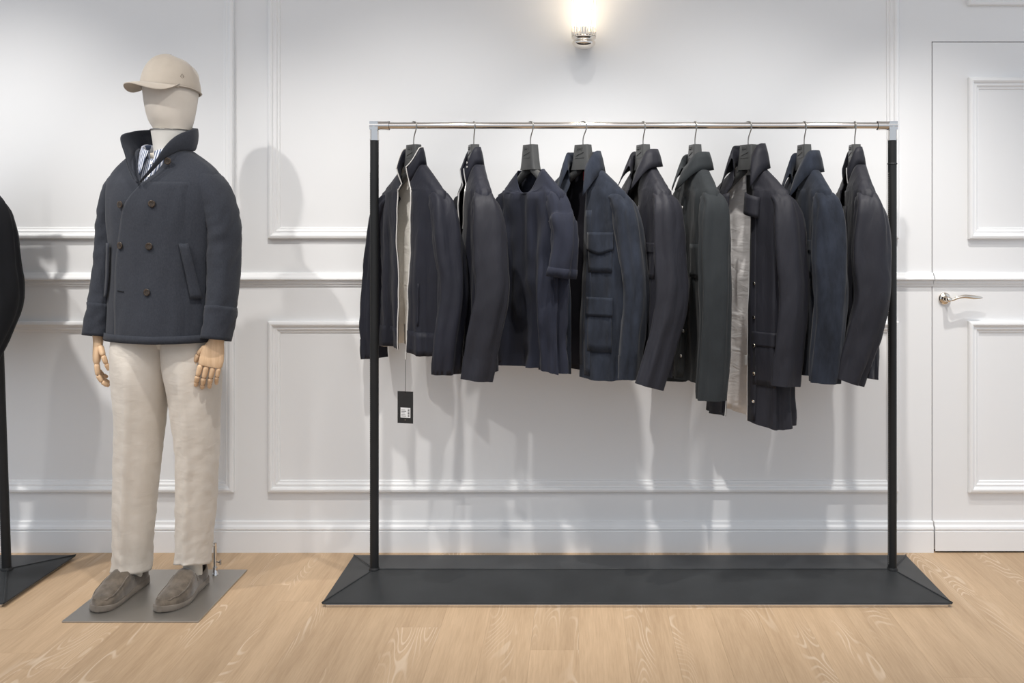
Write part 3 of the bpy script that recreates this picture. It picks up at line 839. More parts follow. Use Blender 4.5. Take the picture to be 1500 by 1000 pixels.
# generic jackets -----------------------------------------------------------------
def g_jacket(name, px, yaw, hem, zc, mat, lin_mat, label, seed, collar='fold', gapf=None, W=0.205, D=0.047, wsh=0.195, w0=0.058, w1=0.050, fwd=0.055, out=0.012, cuff=5, cat='jacket', ch=0.05, fall=0.06, opening=0.02, x=None, placket=True, drop=0.085, spread=0.02, pointx=0.03, elbow=0.006, buttons=None, yoke=False, fold=1.0):
    root = start(name, px, yaw, hem, label, cat, x)
    B = Body(hem, ZSH, ZN, W, D, drop, seed, fold=fold, wsh=wsh)
    m, rows = body_mesh(B, gapf)
    m.build('body', [mat, lin_mat], root, solid=0.003, lining=gapf is not None)
    MB().grid(band_rows(rows[:3], 0, 0.0006), closeu=gapf is None).build('hem_band', mat, root)
    gt = gapf(2.0) if gapf else (0.012, 0.012)
    cr_ = collar_rows(B, collar, gt, h=ch, fall=fall, opening=opening, spread=spread, pointx=pointx)
    MB().grid(cr_).build('collar', mat, root, solid=0.003)
    L = ZSH - zc
    rl, _ = sleeve_rows(-1, ZSH, L, wsh, w0=w0, w1=w1, out=out, fwd=fwd, seed=seed * 1.7, elbow=elbow)
    rr, _ = sleeve_rows(1, ZSH, L, wsh, w0=w0, w1=w1, out=out, fwd=fwd, seed=seed * 2.9 + 1, elbow=elbow)
    finish_common(root, B, mat, rl, rr, cuff=cuff, cuff_off=0.0009)
    if placket:
        if gapf is None:
            patch(B, -0.017, 0.017, hem + 0.01, ZSH - 0.015, 0.003, 6, 30).build('placket', mat, root, solid=0.002)
        else:
            for side in (1, -1):
                g = gapf(0.5)[1 if side > 0 else 0] + 0.006
                patch(B, side * g, side * (g + 0.03), hem + 0.01, ZSH - 0.05, 0.003, 4, 24).build('placket', mat, root, solid=0.002)
    if buttons:
        xb, zs, bm = buttons
        for z in zs:
            m = MB(); v = vz(B, z); t = B.t_of_x(abs(xb), v, 1 if xb >= 0 else -1)
            button(m, B.P(t, v, 0.005), (0.1, -1, 0), 0.006)
            m.build('button', bm, root)
    return root, B, rows, cr_, rr

# 5 charcoal jacket
_g5 = lambda v: (0.024 + 0.022 * v, 0.024 + 0.022 * v) if v < 1 else (0.042, 0.042 - 0.004 * (v - 1))
r5, B5, _, _, _ = g_jacket('charcoal_jacket', 942, 69, 0.780, 0.752, M_tech2, M_olive, 'charcoal jacket with olive-grey lining and folded collar, beside the navy suede field jacket', 9.3, gapf=_g5, ch=0.05, fall=0.06, fwd=0.07)
for za in (1.12,):
    pk = patch(B5, 0.075, 0.165, za, za + 0.12, 0.003).build('pocket', M_tech2, r5, solid=0.003)
    patch(B5, 0.072, 0.168, za + 0.09, za + 0.125, 0.0055).build('flap', M_tech2, pk, solid=0.003)
stop()
# 6 shirt
r6, B6, _, _, _ = g_jacket('slate_shirt', 1018, 77, 0.745, 0.704, M_shirt, M_shirt, 'dark slate-green button shirt with pointed collar and long cuffs on a hanger', 4.4, gapf=None, ch=0.04, fall=0.062, drop=0.05, cat='shirt', w0=0.056, w1=0.052, cuff=6, fwd=0.015, out=0.004, elbow=0.0, spread=0.012, pointx=0.025, buttons=(0.0, [0.83, 0.92, 1.01, 1.10, 1.19, 1.28, 1.37], M_zip), fold=1.2)
patch(B6, 0.06, 0.165, 1.12, 1.24, 0.003).build('chest_pocket', M_shirt, r6, solid=0.002)
stop()
# 7 long parka
_g7 = lambda v: (0.050 + 0.018 * v, 0.052 + 0.022 * v) if v < 1 else (0.068 - 0.022 * (v - 1), 0.074 - 0.026 * (v - 1))
r7, B7, _, cr7, _ = g_jacket('long_parka', 1096, 58, 0.600, 0.752, M_tech2, M_silver, 'long charcoal parka hung open over a silver-grey lining, longest on the rack', 6.1, gapf=_g7, W=0.212, D=0.052, w0=0.062, w1=0.054, ch=0.07, fall=0.085, fwd=0.02, spread=0.020, pointx=0.040, cuff=6, out=0.02)
for side, ln in zip((1, -1), edge_lines(B7, _g7)):
    MB().tube([p for p, v in zip(ln, VROWS) if v < 0.98], 0.0017, 6).build('zip_edge', M_zip, r7)
for side in (1, -1):
    for z in (0.68, 0.78, 0.88, 0.98, 1.10):
        m = MB(); v = vz(B7, z); t = B7.t_of_x(0.092, v, side); button(m, B7.P(t, v, 0.006), (0.1 * side, -1, 0), 0.006)
        m.build('snap', M_nickel, r7)
e7 = edge_lines(B7, _g7)[0]
p = e7[8]
MB().box(p.x - 0.006, p.x + 0.004, p.y - 0.010, p.y - 0.003, p.z - 0.02, p.z + 0.014).build('zip_slider', M_zip, r7, bevel=0.001)
p = B7.P(pi / 2, 1.95)
MB().box(-0.035, 0.035, p.y - 0.014, p.y - 0.011, p.z - 0.135, p.z - 0.03).build('neck_label', M_tagblk, r7)
# drooping storm tab below the collar
MB().grid([[Vector((0.045 + 0.07 * u, -0.050 - 0.018 * sin(pi * u) - 0.006 * w, 1.425 - 0.075 * w - 0.02 * u)) for u in lin(0, 1, 8)] for w in lin(0, 1, 6)]).build('storm_tab', M_tech2, r7, solid=0.006)
MB().grid([[Vector((-0.045 - 0.07 * u, -0.050 - 0.018 * sin(pi * u) - 0.006 * w, 1.425 - 0.075 * w - 0.02 * u)) for u in lin(0, 1, 8)] for w in lin(0, 1, 6)]).build('storm_tab', M_tech2, r7, solid=0.006)
for x0, x1 in ((0.085, 0.18), (-0.18, -0.085)):
    pk = patch(B7, x0, x1, 0.74, 0.92, 0.003).build('pocket', M_tech2, r7, solid=0.003)
    patch(B7, x0 - 0.004, x1 + 0.004, 0.88, 0.93, 0.0055).build('flap', M_tech2, pk, solid=0.003)
stop()
# 8 suede shirt jacket
_g8 = lambda v: (0.010 + 0.016 * v, 0.012 + 0.018 * v) if v < 1 else (0.026, 0.030)
r8, B8, _, _, _ = g_jacket('suede_shirt_jacket', 1178, 79, 0.780, 0.765, M_suede, M_redlin, 'navy suede shirt jacket with pointed collar, between the long parka and the last jacket', 2.2, gapf=_g8, ch=0.045, fall=0.075, spread=0.020, pointx=0.03, w0=0.062, w1=0.054, fwd=0.02, elbow=0.002)
pk = patch(B8, 0.06, 0.15, 1.13, 1.25, 0.003).build('pocket', M_suede, r8, solid=0.003)
patch(B8, 0.057, 0.153, 1.215, 1.255, 0.0055).build('flap', M_suede, pk, solid=0.003)
# seam across the near sleeve
stop()
# 9 jacket almost edge on
_g9 = lambda v: (0.012 + 0.02 * v, 0.012 + 0.02 * v) if v < 1 else (0.032, 0.032)
r9, B9, _, cr9, _ = g_jacket('stand_collar_jacket', 1252, 92, 0.775, 0.768, M_tech2, M_blk_lin, 'charcoal stand-collar jacket seen from its sleeve, next to the rack post', 8.8, collar='stand', gapf=_g9, ch=0.066, opening=0.02, w0=0.064, w1=0.052, fwd=0.075, elbow=0.004)
MB().tube([r_[0] for r_ in cr9], 0.002, 6).build('zip_edge', M_zip, r9)
stop()
# jacket on the neighbouring rack
_g10 = lambda v: (0.012 + 0.02 * v, 0.012 + 0.02 * v) if v < 1 else (0.032, 0.032)
g_jacket('black_jacket', 0, 38, 0.80, 0.72, M_black, M_blk_lin, 'black jacket hanging at the end of the rack beside the mannequin', 11.0, gapf=_g10, x=-2.238, wsh=0.215, W=0.19, D=0.042, w0=0.072, w1=0.05, fwd=0.10, elbow=0.012, out=0.020)
stop()

HANG = [(606, 48, 'black hanger inside the bomber jacket with the hang tag'), (694, 72, 'black hanger inside the high-collared blouson'),
        (777, 53, 'black hanger inside the navy T-shirt'), (854, 42, 'black hanger inside the suede field jacket with flap pockets'),
        (942, 69, 'black hanger inside the charcoal jacket with olive lining'), (1018, 77, 'black hanger inside the slate button shirt'),
        (1096, 58, 'black hanger inside the long parka'), (1178, 79, 'black hanger inside the suede shirt jacket'),
        (1252, 92, 'black hanger inside the jacket next to the rack post')]
for px, yaw, lb in HANG: make_hanger(hx_of(px), R(yaw), lb)
make_hanger(-2.238, R(38), 'black hanger inside the black jacket beside the mannequin')

# ------------------------------------------------------------------ mannequin
MX, MY = -1.465, 3.385
YAW = R(12)
M_linen = fabric('mannequin_linen', (0.55, 0.50, 0.44), (0.60, 0.55, 0.49), rough=0.9, sheen=0.1, wscale=700, bump=0.3)
M_neck = fabric('mannequin_neck', (0.60, 0.58, 0.54), (0.64, 0.62, 0.58), rough=0.9, sheen=0.1, wscale=700, bump=0.2)
M_hand = fabric('pale_turned_wood', (0.60, 0.40, 0.24), (0.70, 0.49, 0.31), rough=0.45, sheen=0, vscale=14, wscale=200, bump=0.03, stretch=(6, 6, 0.8))
M_pin = plain('joint_pin', (0.05, 0.035, 0.025), 0.5)
M_cap = fabric('beige_cap_suede', (0.41, 0.355, 0.295), (0.46, 0.405, 0.34), rough=0.9, sheen=0.3, wscale=900, bump=0.12)
M_pea = fabric('navy_wool_flannel', (0.0177, 0.0204, 0.0279), (0.0340, 0.0374, 0.0479), rough=0.92, sheen=0.08, vscale=260, wscale=900, bump=0.3, stretch=(1, 1, 0.5), wrinkle=0.06, contrast=(0.2, 0.8))
M_trs = fabric('stone_cotton_linen', (0.60, 0.545, 0.475), (0.66, 0.605, 0.535), rough=0.75, sheen=0.2, vscale=5, wscale=1000, bump=0.12, wrinkle=0.10, wr_scale=14)
M_shoe = fabric('taupe_suede', (0.085, 0.066, 0.048), (0.165, 0.132, 0.100), rough=0.95, sheen=0.4, vscale=28, wscale=900, bump=0.2)
M_sole = fabric('taupe_sole', (0.15, 0.125, 0.10), (0.20, 0.17, 0.14), rough=0.85, sheen=0.1, vscale=20)
M_sock = fabric('cream_sock', (0.62, 0.57, 0.49), (0.66, 0.61, 0.53), rough=0.9)
M_btnw = plain('white_button', (0.75, 0.74, 0.72), 0.3)
def stripes():
    m, nt, b = new_mat('blue_white_stripe')
    tc = N(nt, 'ShaderNodeTexCoord'); sp = N(nt, 'ShaderNodeSeparateXYZ'); nt.links.new(tc.outputs['Object'], sp.inputs[0])
    k = N(nt, 'ShaderNodeMath', operation='MULTIPLY'); k.inputs[1].default_value = 2 * pi / 0.0085; nt.links.new(sp.outputs['X'], k.inputs[0])
    s = N(nt, 'ShaderNodeMath', operation='SINE'); nt.links.new(k.outputs[0], s.inputs[0])
    cr = N(nt, 'ShaderNodeValToRGB'); cr.color_ramp.elements[0].position = 0.45; cr.color_ramp.elements[0].color = (0.075, 0.10, 0.17, 1)
    cr.color_ramp.elements[1].position = 0.60; cr.color_ramp.elements[1].color = (0.62, 0.64, 0.70, 1)
    a = N(nt, 'ShaderNodeMapRange'); a.inputs['From Min'].default_value = -1; nt.links.new(s.outputs[0], a.inputs['Value']); nt.links.new(a.outputs[0], cr.inputs['Fac'])
    nt.links.new(cr.outputs[0], b.inputs['Base Color']); b.inputs['Roughness'].default_value = 0.8
    return m
M_stripe = stripes()

PLX0, PLX1, PLY0, PLY1, PLT = -1.702, -1.252, 3.145, 3.609, 0.006
def rot(p, a, c=(MX, MY)):
    x, y = p[0] - c[0], p[1] - c[1]
    return Vector((c[0] + x * cos(a) - y * sin(a), c[1] + x * sin(a) + y * cos(a), p[2]))

FOOT = {'r': ((-1.600, 3.425), R(-6)), 'l': ((-1.383, 3.425), R(-5))}   # ankle positions, foot yaw
man = empty('mannequin', (MX, MY, 0)); tag(man, 'faceless linen mannequin with jointed wooden hands standing on a steel plate', 'mannequin')
ORG[0] = (MX, MY, 0)
MB().box(PLX0, PLX1, PLY0, PLY1, 0, PLT).build('base_plate', M_plate, man, bevel=0.001)
# inner body: torso, legs and ankles, hidden by the clothes
def ell(cx, cy, z, a, b, n=24): return [Vector((cx + a * cos(2 * pi * i / n), cy + b * sin(2 * pi * i / n), z)) for i in range(n)]
m = MB()
rows = []
for z, a, b in ((0.875, 0.11, 0.06), (0.92, 0.14, 0.075), (1.02, 0.13, 0.08), (1.15, 0.145, 0.09), (1.30, 0.165, 0.10), (1.42, 0.160, 0.085), (1.49, 0.125, 0.065), (1.53, 0.065, 0.055), (1.56, 0.055, 0.053)):
    rows.append([rot(p, -YAW) for p in ell(MX, MY, z, a, b)])
m.grid(rows, closeu=True, capa=True, capb=True)
for kf in ('r', 'l'):
    (fx, fy), fa = FOOT[kf]
    hx_ = MX + (-0.082 if kf == 'r' else 0.082)
    rows = [ell(hx_ + (fx - hx_) * t, MY + (fy - MY) * t, 0.86 + (0.035 - 0.86) * t, r1, r1) for t, r1 in ((0, 0.075), (0.25, 0.062), (0.5, 0.048), (0.7, 0.045), (0.88, 0.034), (1.0, 0.032))]
    m.grid(rows, closeu=True, capa=True, capb=True, flip=True)
m.build('body', M_sock, man)
# neck
MB().grid([[rot(p, -YAW) for p in ell(MX + 0.028, MY - o, z, a, b, 32)] for z, a, b, o in ((1.545, 0.062, 0.062, 0.0), (1.57, 0.0615, 0.061, 0.0), (1.60, 0.062, 0.062, 0.004), (1.625, 0.0635, 0.064, 0.008), (1.642, 0.064, 0.066, 0.010))], closeu=True, capa=True, capb=True).build('neck', M_neck, man)
# head
HY = R(30); HX = MX + 0.022
hk = [(1.640, 0.050, 0.066, 0.060), (1.650, 0.060, 0.070, 0.064), (1.675, 0.078, 0.076, 0.071), (1.71, 0.090, 0.084, 0.076), (1.76, 0.099, 0.093, 0.081), (1.80, 0.102, 0.096, 0.083), (1.84, 0.099, 0.097, 0.079), (1.87, 0.075, 0.078, 0.062), (1.888, 0.035, 0.04, 0.03), (1.892, 0.005, 0.005, 0.005)]
rows = []
for z in [1.640, 1.643] + lin(1.65, 1.885, 26) + [1.8905, 1.892]:
    fr, bk, w = keyed(hk, z)
    rows.append([rot((HX + w * cos(a), MY + (bk if sin(a) > 0 else fr) * sin(a), z), -HY, (HX, MY)) for a in lin(0, 2 * pi, 41)[:-1]])
MB().grid(rows, closeu=True, capa=True, capb=True).build('head', M_linen, man)
MB().tube([rot((MX + 0.028 + 0.0655 * cos(a), MY - 0.010 + 0.0675 * sin(a), 1.641), -YAW) for a in lin(0, 2 * pi, 49)[:-1]], 0.0018, 6, closed=True).build('neck_seam', M_steel, man)
# support rod behind the left heel
rx, ry = -1.352, 3.552
m = MB().tube([(rx, ry, PLT), (rx, ry, 0.125)], 0.006, 12)
m.lathe([(0.012, PLT), (0.012, PLT + 0.004), (0.0085, PLT + 0.008), (0.0085, PLT + 0.03)], 16, Matrix.Translation((rx, ry, 0)))
m.tube([(rx, ry, 0.055), (rx + 0.022, ry - 0.004, 0.055)], 0.003, 8)
m.tube([(rx + 0.022, ry - 0.004, 0.047), (rx + 0.022, ry - 0.004, 0.063)], 0.004, 8)
m.tube([(rx, ry, 0.118), (rx - 0.025, ry - 0.08, 0.122)], 0.004, 8)
m.build('support_rod', M_chrome, man)

# hands -------------------------------------------------------------------------
def cap_seg(m, a, b, ra, rb, n=10, mi=0):
    a, b = Vector(a), Vector(b); d = (b - a); L = d.length; d.normalize()
    ts = [(0.0, 0.35), (0.05, 0.75), (0.14, 0.97), (0.3, 1.04), (0.7, 1.0), (0.88, 0.92), (0.96, 0.7), (1.0, 0.3)]
    u = Vector((1, 0, 0)) if abs(d.x) < 0.8 else Vector((0, 1, 0)); u = (u - d * u.dot(d)).normalized(); w = d.cross(u)
    rows = []
    for t, k_ in ts:
        r_ = (ra + (rb - ra) * t) * k_
        rows.append([a + d * (L * t) + (u * cos(2 * pi * i / n) + w * sin(2 * pi * i / n)) * r_ for i in range(n)])
    m.grid(rows, closeu=True, mi=mi, capa=True, capb=True)

def make_hand(mir, loc, rotm):
    """local: fingers along -z, thumb towards +x (mirrored for the left hand), palm faces +y"""
    TF = Matrix.Translation(loc) @ rotm
    def tr_(p): return TF @ Vector((p[0] * mir, p[1], p[2]))
    def conv(mb_): mb_.v = [tuple(tr_(p)) for p in mb_.v]; return mb_
    rows = []
    for z, w, th, cx in ((0.045, 0.024, 0.022, 0), (0.015, 0.025, 0.021, 0), (0.0, 0.026, 0.018, 0.0), (-0.012, 0.031, 0.0165, 0.001), (-0.035, 0.038, 0.0155, 0.002), (-0.060, 0.0405, 0.0145, 0), (-0.078, 0.040, 0.0125, 0), (-0.086, 0.036, 0.009, 0)):
        rows.append([Vector((cx + w * spow(cos(a), 0.75), th * spow(sin(a), 0.85), z)) for a in lin(0, 2 * pi, 25)[:-1]])
    hand = conv(MB().grid(rows, closeu=True, capa=True, capb=True)).build('hand', M_hand, man)
    fing = [(0.030, 0.046, 0.0092, 0.97), (0.010, 0.050, 0.0095, 1.06), (-0.011, 0.048, 0.0092, 1.0), (-0.030, 0.040, 0.0082, 0.80)]
    for q, (fx, L0, r0, k_) in enumerate(fing):
        m = MB(); p = Vector((fx, 0.0, -0.084)); ang = R(8 + 3 * q)
        sp_ = fx * 1.4
        for sgi, (L, r_) in enumerate(((0.043 * k_, r0), (0.030 * k_, r0 * 0.92), (0.024 * k_, r0 * 0.84))):
            d = Vector((sp_ * 0.6, sin(ang), -cos(ang))).normalized()
            b = p + d * L
            cap_seg(m, p, b, r_, r_ * 0.92)
            if sgi: cap_seg(m, p + Vector((-r_ * 0.95, 0, 0)), p + Vector((r_ * 0.95, 0, 0)), 0.0022, 0.0022, 6, 1)
            p = b - d * 0.0015; ang += R(24 if sgi == 0 else 20)
        conv(m).build('finger', [M_hand, M_pin], hand)
    m = MB(); p = Vector((0.030, 0.006, -0.022))
    for L, r_, d in ((0.040, 0.0115, Vector((0.50, 0.30, -0.82))), (0.032, 0.0095, Vector((0.12, 0.38, -0.92))), (0.026, 0.0085, Vector((-0.05, 0.45, -0.9)))):
        d.normalize(); b = p + d * L; cap_seg(m, p, b, r_, r_ * 0.88)
        cap_seg(m, p + Vector((0, -r_ * 0.95, 0)), p + Vector((0, r_ * 0.95, 0)), 0.0022, 0.0022, 6, 1)
        p = b - d * 0.0015
    conv(m).build('thumb', [M_hand, M_pin], hand)
def RZ(a): return Matrix.Rotation(a, 4, 'Z')
def RY_(a): return Matrix.Rotation(a, 4, 'Y')
def RX(a): return Matrix.Rotation(a, 4, 'X')
HR = (-1.702, 3.385, 0.905); HL = (-1.249, 3.292, 0.905)
make_hand(1, HR, RZ(R(-62)) @ RX(R(-4)))
make_hand(-1, HL, RY_(R(14)) @ RZ(R(12)) @ RX(R(-8)))

ORG[0] = (0, 0, 0)
# trousers ------------------------------------------------------------------------
def make_trousers():
    root = empty('trousers', (MX, MY, 0.07)); tag(root, 'stone beige cotton trousers worn by the mannequin', 'trousers')
    ORG[0] = (MX, MY, 0.07)
    leg_keys = {'r': [(0.068, -1.603, 3.428, 0.064, 0.076), (0.12, -1.602, 3.43, 0.063, 0.077), (0.30, -1.592, 3.425, 0.071, 0.086), (0.50, -1.573, 3.41, 0.078, 0.090), (0.68, -1.556, 3.395, 0.088, 0.100), (0.80, -1.552, 3.39, 0.101, 0.110), (0.90, -1.548, 3.388, 0.102, 0.104), (1.05, -1.54, 3.388, 0.080, 0.085)],
                'l': [(0.092, -1.386, 3.43, 0.062, 0.075), (0.14, -1.384, 3.432, 0.061, 0.076), (0.30, -1.372, 3.425, 0.066, 0.084), (0.50, -1.362, 3.41, 0.072, 0.090), (0.68, -1.364, 3.395, 0.084, 0.100), (0.80, -1.372, 3.39, 0.099, 0.110), (0.90, -1.376, 3.388, 0.102, 0.104), (1.05, -1.39, 3.388, 0.080, 0.085)]}
    for kf, s in (('r', 1.0), ('l', -1.0)):
        keys = leg_keys[kf]; z0 = keys[0][0]; rows = []
        n = 56; nz = 110
        for j in range(nz):
            z = z0 + (1.05 - z0) * j / (nz - 1)
            cx, cy, a, b = keyed(keys, z)
            row = []
            for i in range(n):
                t = 2 * pi * i / n
                c, s_ = cos(t), sin(t)
                # pressed crease at the front
                da = (t - 1.5 * pi)
                cre = 0.012 * math.exp(-(da / 0.16) ** 2) * (1 if z < 0.75 else max(0, 1 - (z - 0.75) * 8))
                low = max(0.0, 1 - (z - z0) / 0.34)
                kn = math.exp(-((z - 0.46) / 0.10) ** 2)
                wv = noise.noise(Vector((1.3 * c + 5 * s, 1.3 * s_, z * 9 + 1.1 * c * s)))
                wr = noise.noise(Vector((2.2 * c, 2.2 * s_ + 3 * s, z * 30 + 3.0 * s_ + 2.5 * c * s)))
                cr3 = noise.noise(Vector((3.5 * c + 9, 3.5 * s_, z * 55 + 6 * c * s)))
                d = cre + 0.003 * wv + (0.0012 + 0.0034 * low + 0.0018 * kn) * wr + (0.0006 + 0.0017 * low) * cr3
                x_ = cx + a * spow(c, 0.95) + d * c; y_ = cy + b * spow(s_, 0.95) + d * s_
                zz = z - 0.022 * max(0, -s_) * max(0, 1 - (z - z0) / 0.05) * (-1) * 1.0 * (1 if kf == 'l' else 0.6)
                row.append(Vector((x_, y_, zz)))
            rows.append(row)
        MB().grid(rows, closeu=True).build('trouser_leg', [M_trs, M_trs], root, solid=0.002)
    # turned hems
    ORG[0] = (0, 0, 0)
make_trousers()

# loafers --------------------------------------------------------------------------
def make_loafer(kf, label):
    (ax, ay), fa = FOOT[kf]
    mir = 1 if kf == 'l' else -1          # outer side of the foot
    root = empty('loafer', (ax, ay, PLT), fa); tag(root, label, 'shoe', 'suede loafers on the mannequin')
    Lf = 0.292; yh = 0.075                # heel back at +yh, toe at yh-Lf
    def half(u):                          # half width along the length, u=0 heel, 1 toe
        return keyed([(0, 0.012), (0.03, 0.023), (0.10, 0.032), (0.25, 0.036), (0.42, 0.0385), (0.62, 0.047), (0.75, 0.0485), (0.86, 0.043), (0.94, 0.031), (0.985, 0.014), (1.0, 0.004)], u)[0]
    def cxs(u): return mir * keyed([(0, 0), (0.4, 0.002), (0.7, 0.006), (1.0, -0.006)], u)[0]
    us = [0, 0.01, 0.03] + lin(0.06, 0.94, 34) + [0.965, 0.985, 0.997, 1.0]
    # sole
    rows = []
    for u in us:
        w = half(u) + 0.0035; c = cxs(u); y = yh + 0.003 - (Lf + 0.006) * u
        zt = 0.021 if u < 0.35 else keyed([(0.35, 0.021), (0.55, 0.016), (0.85, 0.016), (1.0, 0.022)], u)[0]
        zb = 0.0 if 0.03 < u < 0.88 else (0.004 * max(0, (u - 0.88) / 0.12) ** 1.5 if u > 0.5 else 0.001)
        rows.append([(c + w * 0.97, y, zb), (c + w, y, zb + 0.005), (c + w * 0.985, y, zt), (c + w * 0.9, y, zt + 0.002), (c - w * 0.9, y, zt + 0.002), (c - w * 0.985, y, zt), (c - w, y, zb + 0.005), (c - w * 0.97, y, zb)])
    MB().grid(rows, closeu=True, capa=True, capb=True).build('sole', M_sole, root)
    # upper
    def top(u): return keyed([(0, 0.062), (0.04, 0.074), (0.12, 0.068), (0.25, 0.060), (0.38, 0.070), (0.46, 0.094), (0.54, 0.090), (0.66, 0.070), (0.80, 0.054), (0.92, 0.043), (0.98, 0.032), (1, 0.024)], u)[0]
    rows = []; n = 36; apron_l = []; apron_r = []
    for u in us:
        w = half(u); c = cxs(u); y = yh - Lf * u; zt = top(u); row = []
        zb = 0.018
        for i in range(n + 1):
            a = pi * i / n
            p_ = 0.62 if u < 0.45 else 0.78
            x_ = w * spow(cos(a), p_); h = (zt - zb) * spow(sin(a), 0.62 if u < 0.5 else 0.72)
            # slight outward bulge then inward top line
            lat = abs(x_) / max(w, 1e-4)
            z = zb + h
            if u < 0.45:                      # foot opening
                openw = keyed([(0, 0.3), (0.06, 0.72), (0.2, 0.80), (0.36, 0.74), (0.43, 0.5), (0.45, 0.1)], u)[0]
                if lat < openw:
                    z = zb + h - (0.045 if u > 0.04 else 0.0) * min(1, (openw - lat) / 0.12)
                    z = max(z, 0.021)
            z += 0.0016 * noise.noise(Vector((x_ * 50, y * 50, 3 * mir)))
            # crease across the vamp
            z -= 0.0035 * math.exp(-((u - 0.66) / 0.025) ** 2) * max(0, 1 - lat)
            row.append(Vector((c + x_, y, z)))
        rows.append(row)
        if u > 0.50:
            ka = 0.80 if u < 0.85 else 0.80 - 1.2 * (u - 0.85)
            idx = min(range(n // 2 + 1), key=lambda q: abs(abs((row[q].x - c) / max(w, 1e-4)) - ka))
            if u < 0.955: apron_r.append(row[idx] + Vector((0, 0, 0.0008))); apron_l.append(row[n - idx] + Vector((0, 0, 0.0008)))
    up = MB().grid(rows, capa=False).build('upper', M_shoe, root)
    seam = spline([tuple(p) for p in apron_r + apron_l[::-1]], 70)
    MB().tube(seam, 0.0024, 6).build('apron_seam', M_shoe, up)
    # gore slits at the sides of the opening
    for s in (-1, 1):
        u = 0.44; w = half(u); 
        MB().tube([(cxs(u) + s * w * 0.80, yh - Lf * 0.435, 0.074), (cxs(u) + s * w * 0.98, yh - Lf * 0.42, 0.056), (cxs(u) + s * w * 1.01, yh - Lf * 0.415, 0.046)], 0.0016, 6).build('side_slit', M_sole, up)
    root.rotation_euler = (0, 0, fa)
make_loafer('r', "taupe suede loafer on the mannequin's right foot, away from the support rod")
make_loafer('l', "taupe suede loafer on the mannequin's left foot, in front of the chrome support rod")

# striped shirt ----------------------------------------------------------------------
def make_shirt():
    root = empty('striped_shirt', (MX, MY, 1.10), -YAW); tag(root, 'blue and white striped shirt showing in the neck of the peacoat', 'shirt')
    ORG[0] = (0, 0, 1.10)
    keys = [(1.10, 0.165, 0.100, 0), (1.30, 0.178, 0.108, 0), (1.42, 0.172, 0.100, 0), (1.49, 0.135, 0.082, 0), (1.535, 0.085, 0.072, 0), (1.556, 0.069, 0.069, 0)]
    rows = []
    for z in lin(1.10, 1.556, 30):
        a, b, o = keyed(keys, z)
        rows.append([Vector((a * cos(t), b * sin(t), z - 0.018 * max(0, -sin(t)) * max(0, (z - 1.49) / 0.066))) for t in lin(0, 2 * pi, 49)[:-1]])
    MB().grid(rows, closeu=True).build('body', M_stripe, root)
    # collar: stand + fall with points
    rows = []
    for j, (h, o) in enumerate(((0, 0.0), (0.022, 0.002), (0.034, 0.003), (0.036, 0.007), (0.020, 0.011), (-0.004, 0.015), (-0.022, 0.018))):
        row = []
        for i in range(49):
            u = i / 48; t = -pi / 2 + R(9) + (2 * pi - R(18)) * u; fr = abs(2 * u - 1) ** 6
            z = 1.556 - 0.018 * max(0, -sin(t)) + h
            if j < 3: z -= 0.010 * fr
            else: z -= (0.012 + 0.026 * (j - 3) / 3) * fr
            r_ = 0.069 + o + 0.010 * fr * max(0, j - 3) / 3
            row.append(Vector((r_ * cos(t) + (0.012 * fr * max(0, j - 3) / 3) * (1 if cos(t) > 0 else -1), r_ * sin(t) - 0.008 * fr * max(0, j - 3) / 3, z)))
        rows.append(row)
    MB().grid(rows).build('collar', M_stripe, root, solid=0.002)
    # placket
    rows = []
    for z in lin(1.30, 1.548, 16):
        a, b, o = keyed(keys, z)
        rows.append([Vector((x_, -b * math.sqrt(max(0, 1 - (x_ / a) ** 2)) - 0.003, z - 0.018 * max(0, (z - 1.49) / 0.066))) for x_ in lin(-0.016, 0.016, 6)])
    pl = MB().grid(rows).build('placket', M_stripe, root, solid=0.002)
    for z in (1.535, 1.478, 1.40):
        m = MB(); a, b, o = keyed(keys, z); button(m, (0.001, -b - 0.0045, z - 0.018 * max(0, (z - 1.49) / 0.066)), (0, -1, 0.2), 0.0052, 0.0025); m.build('button', M_btnw, root)
    ORG[0] = (0, 0, 0)
make_shirt()

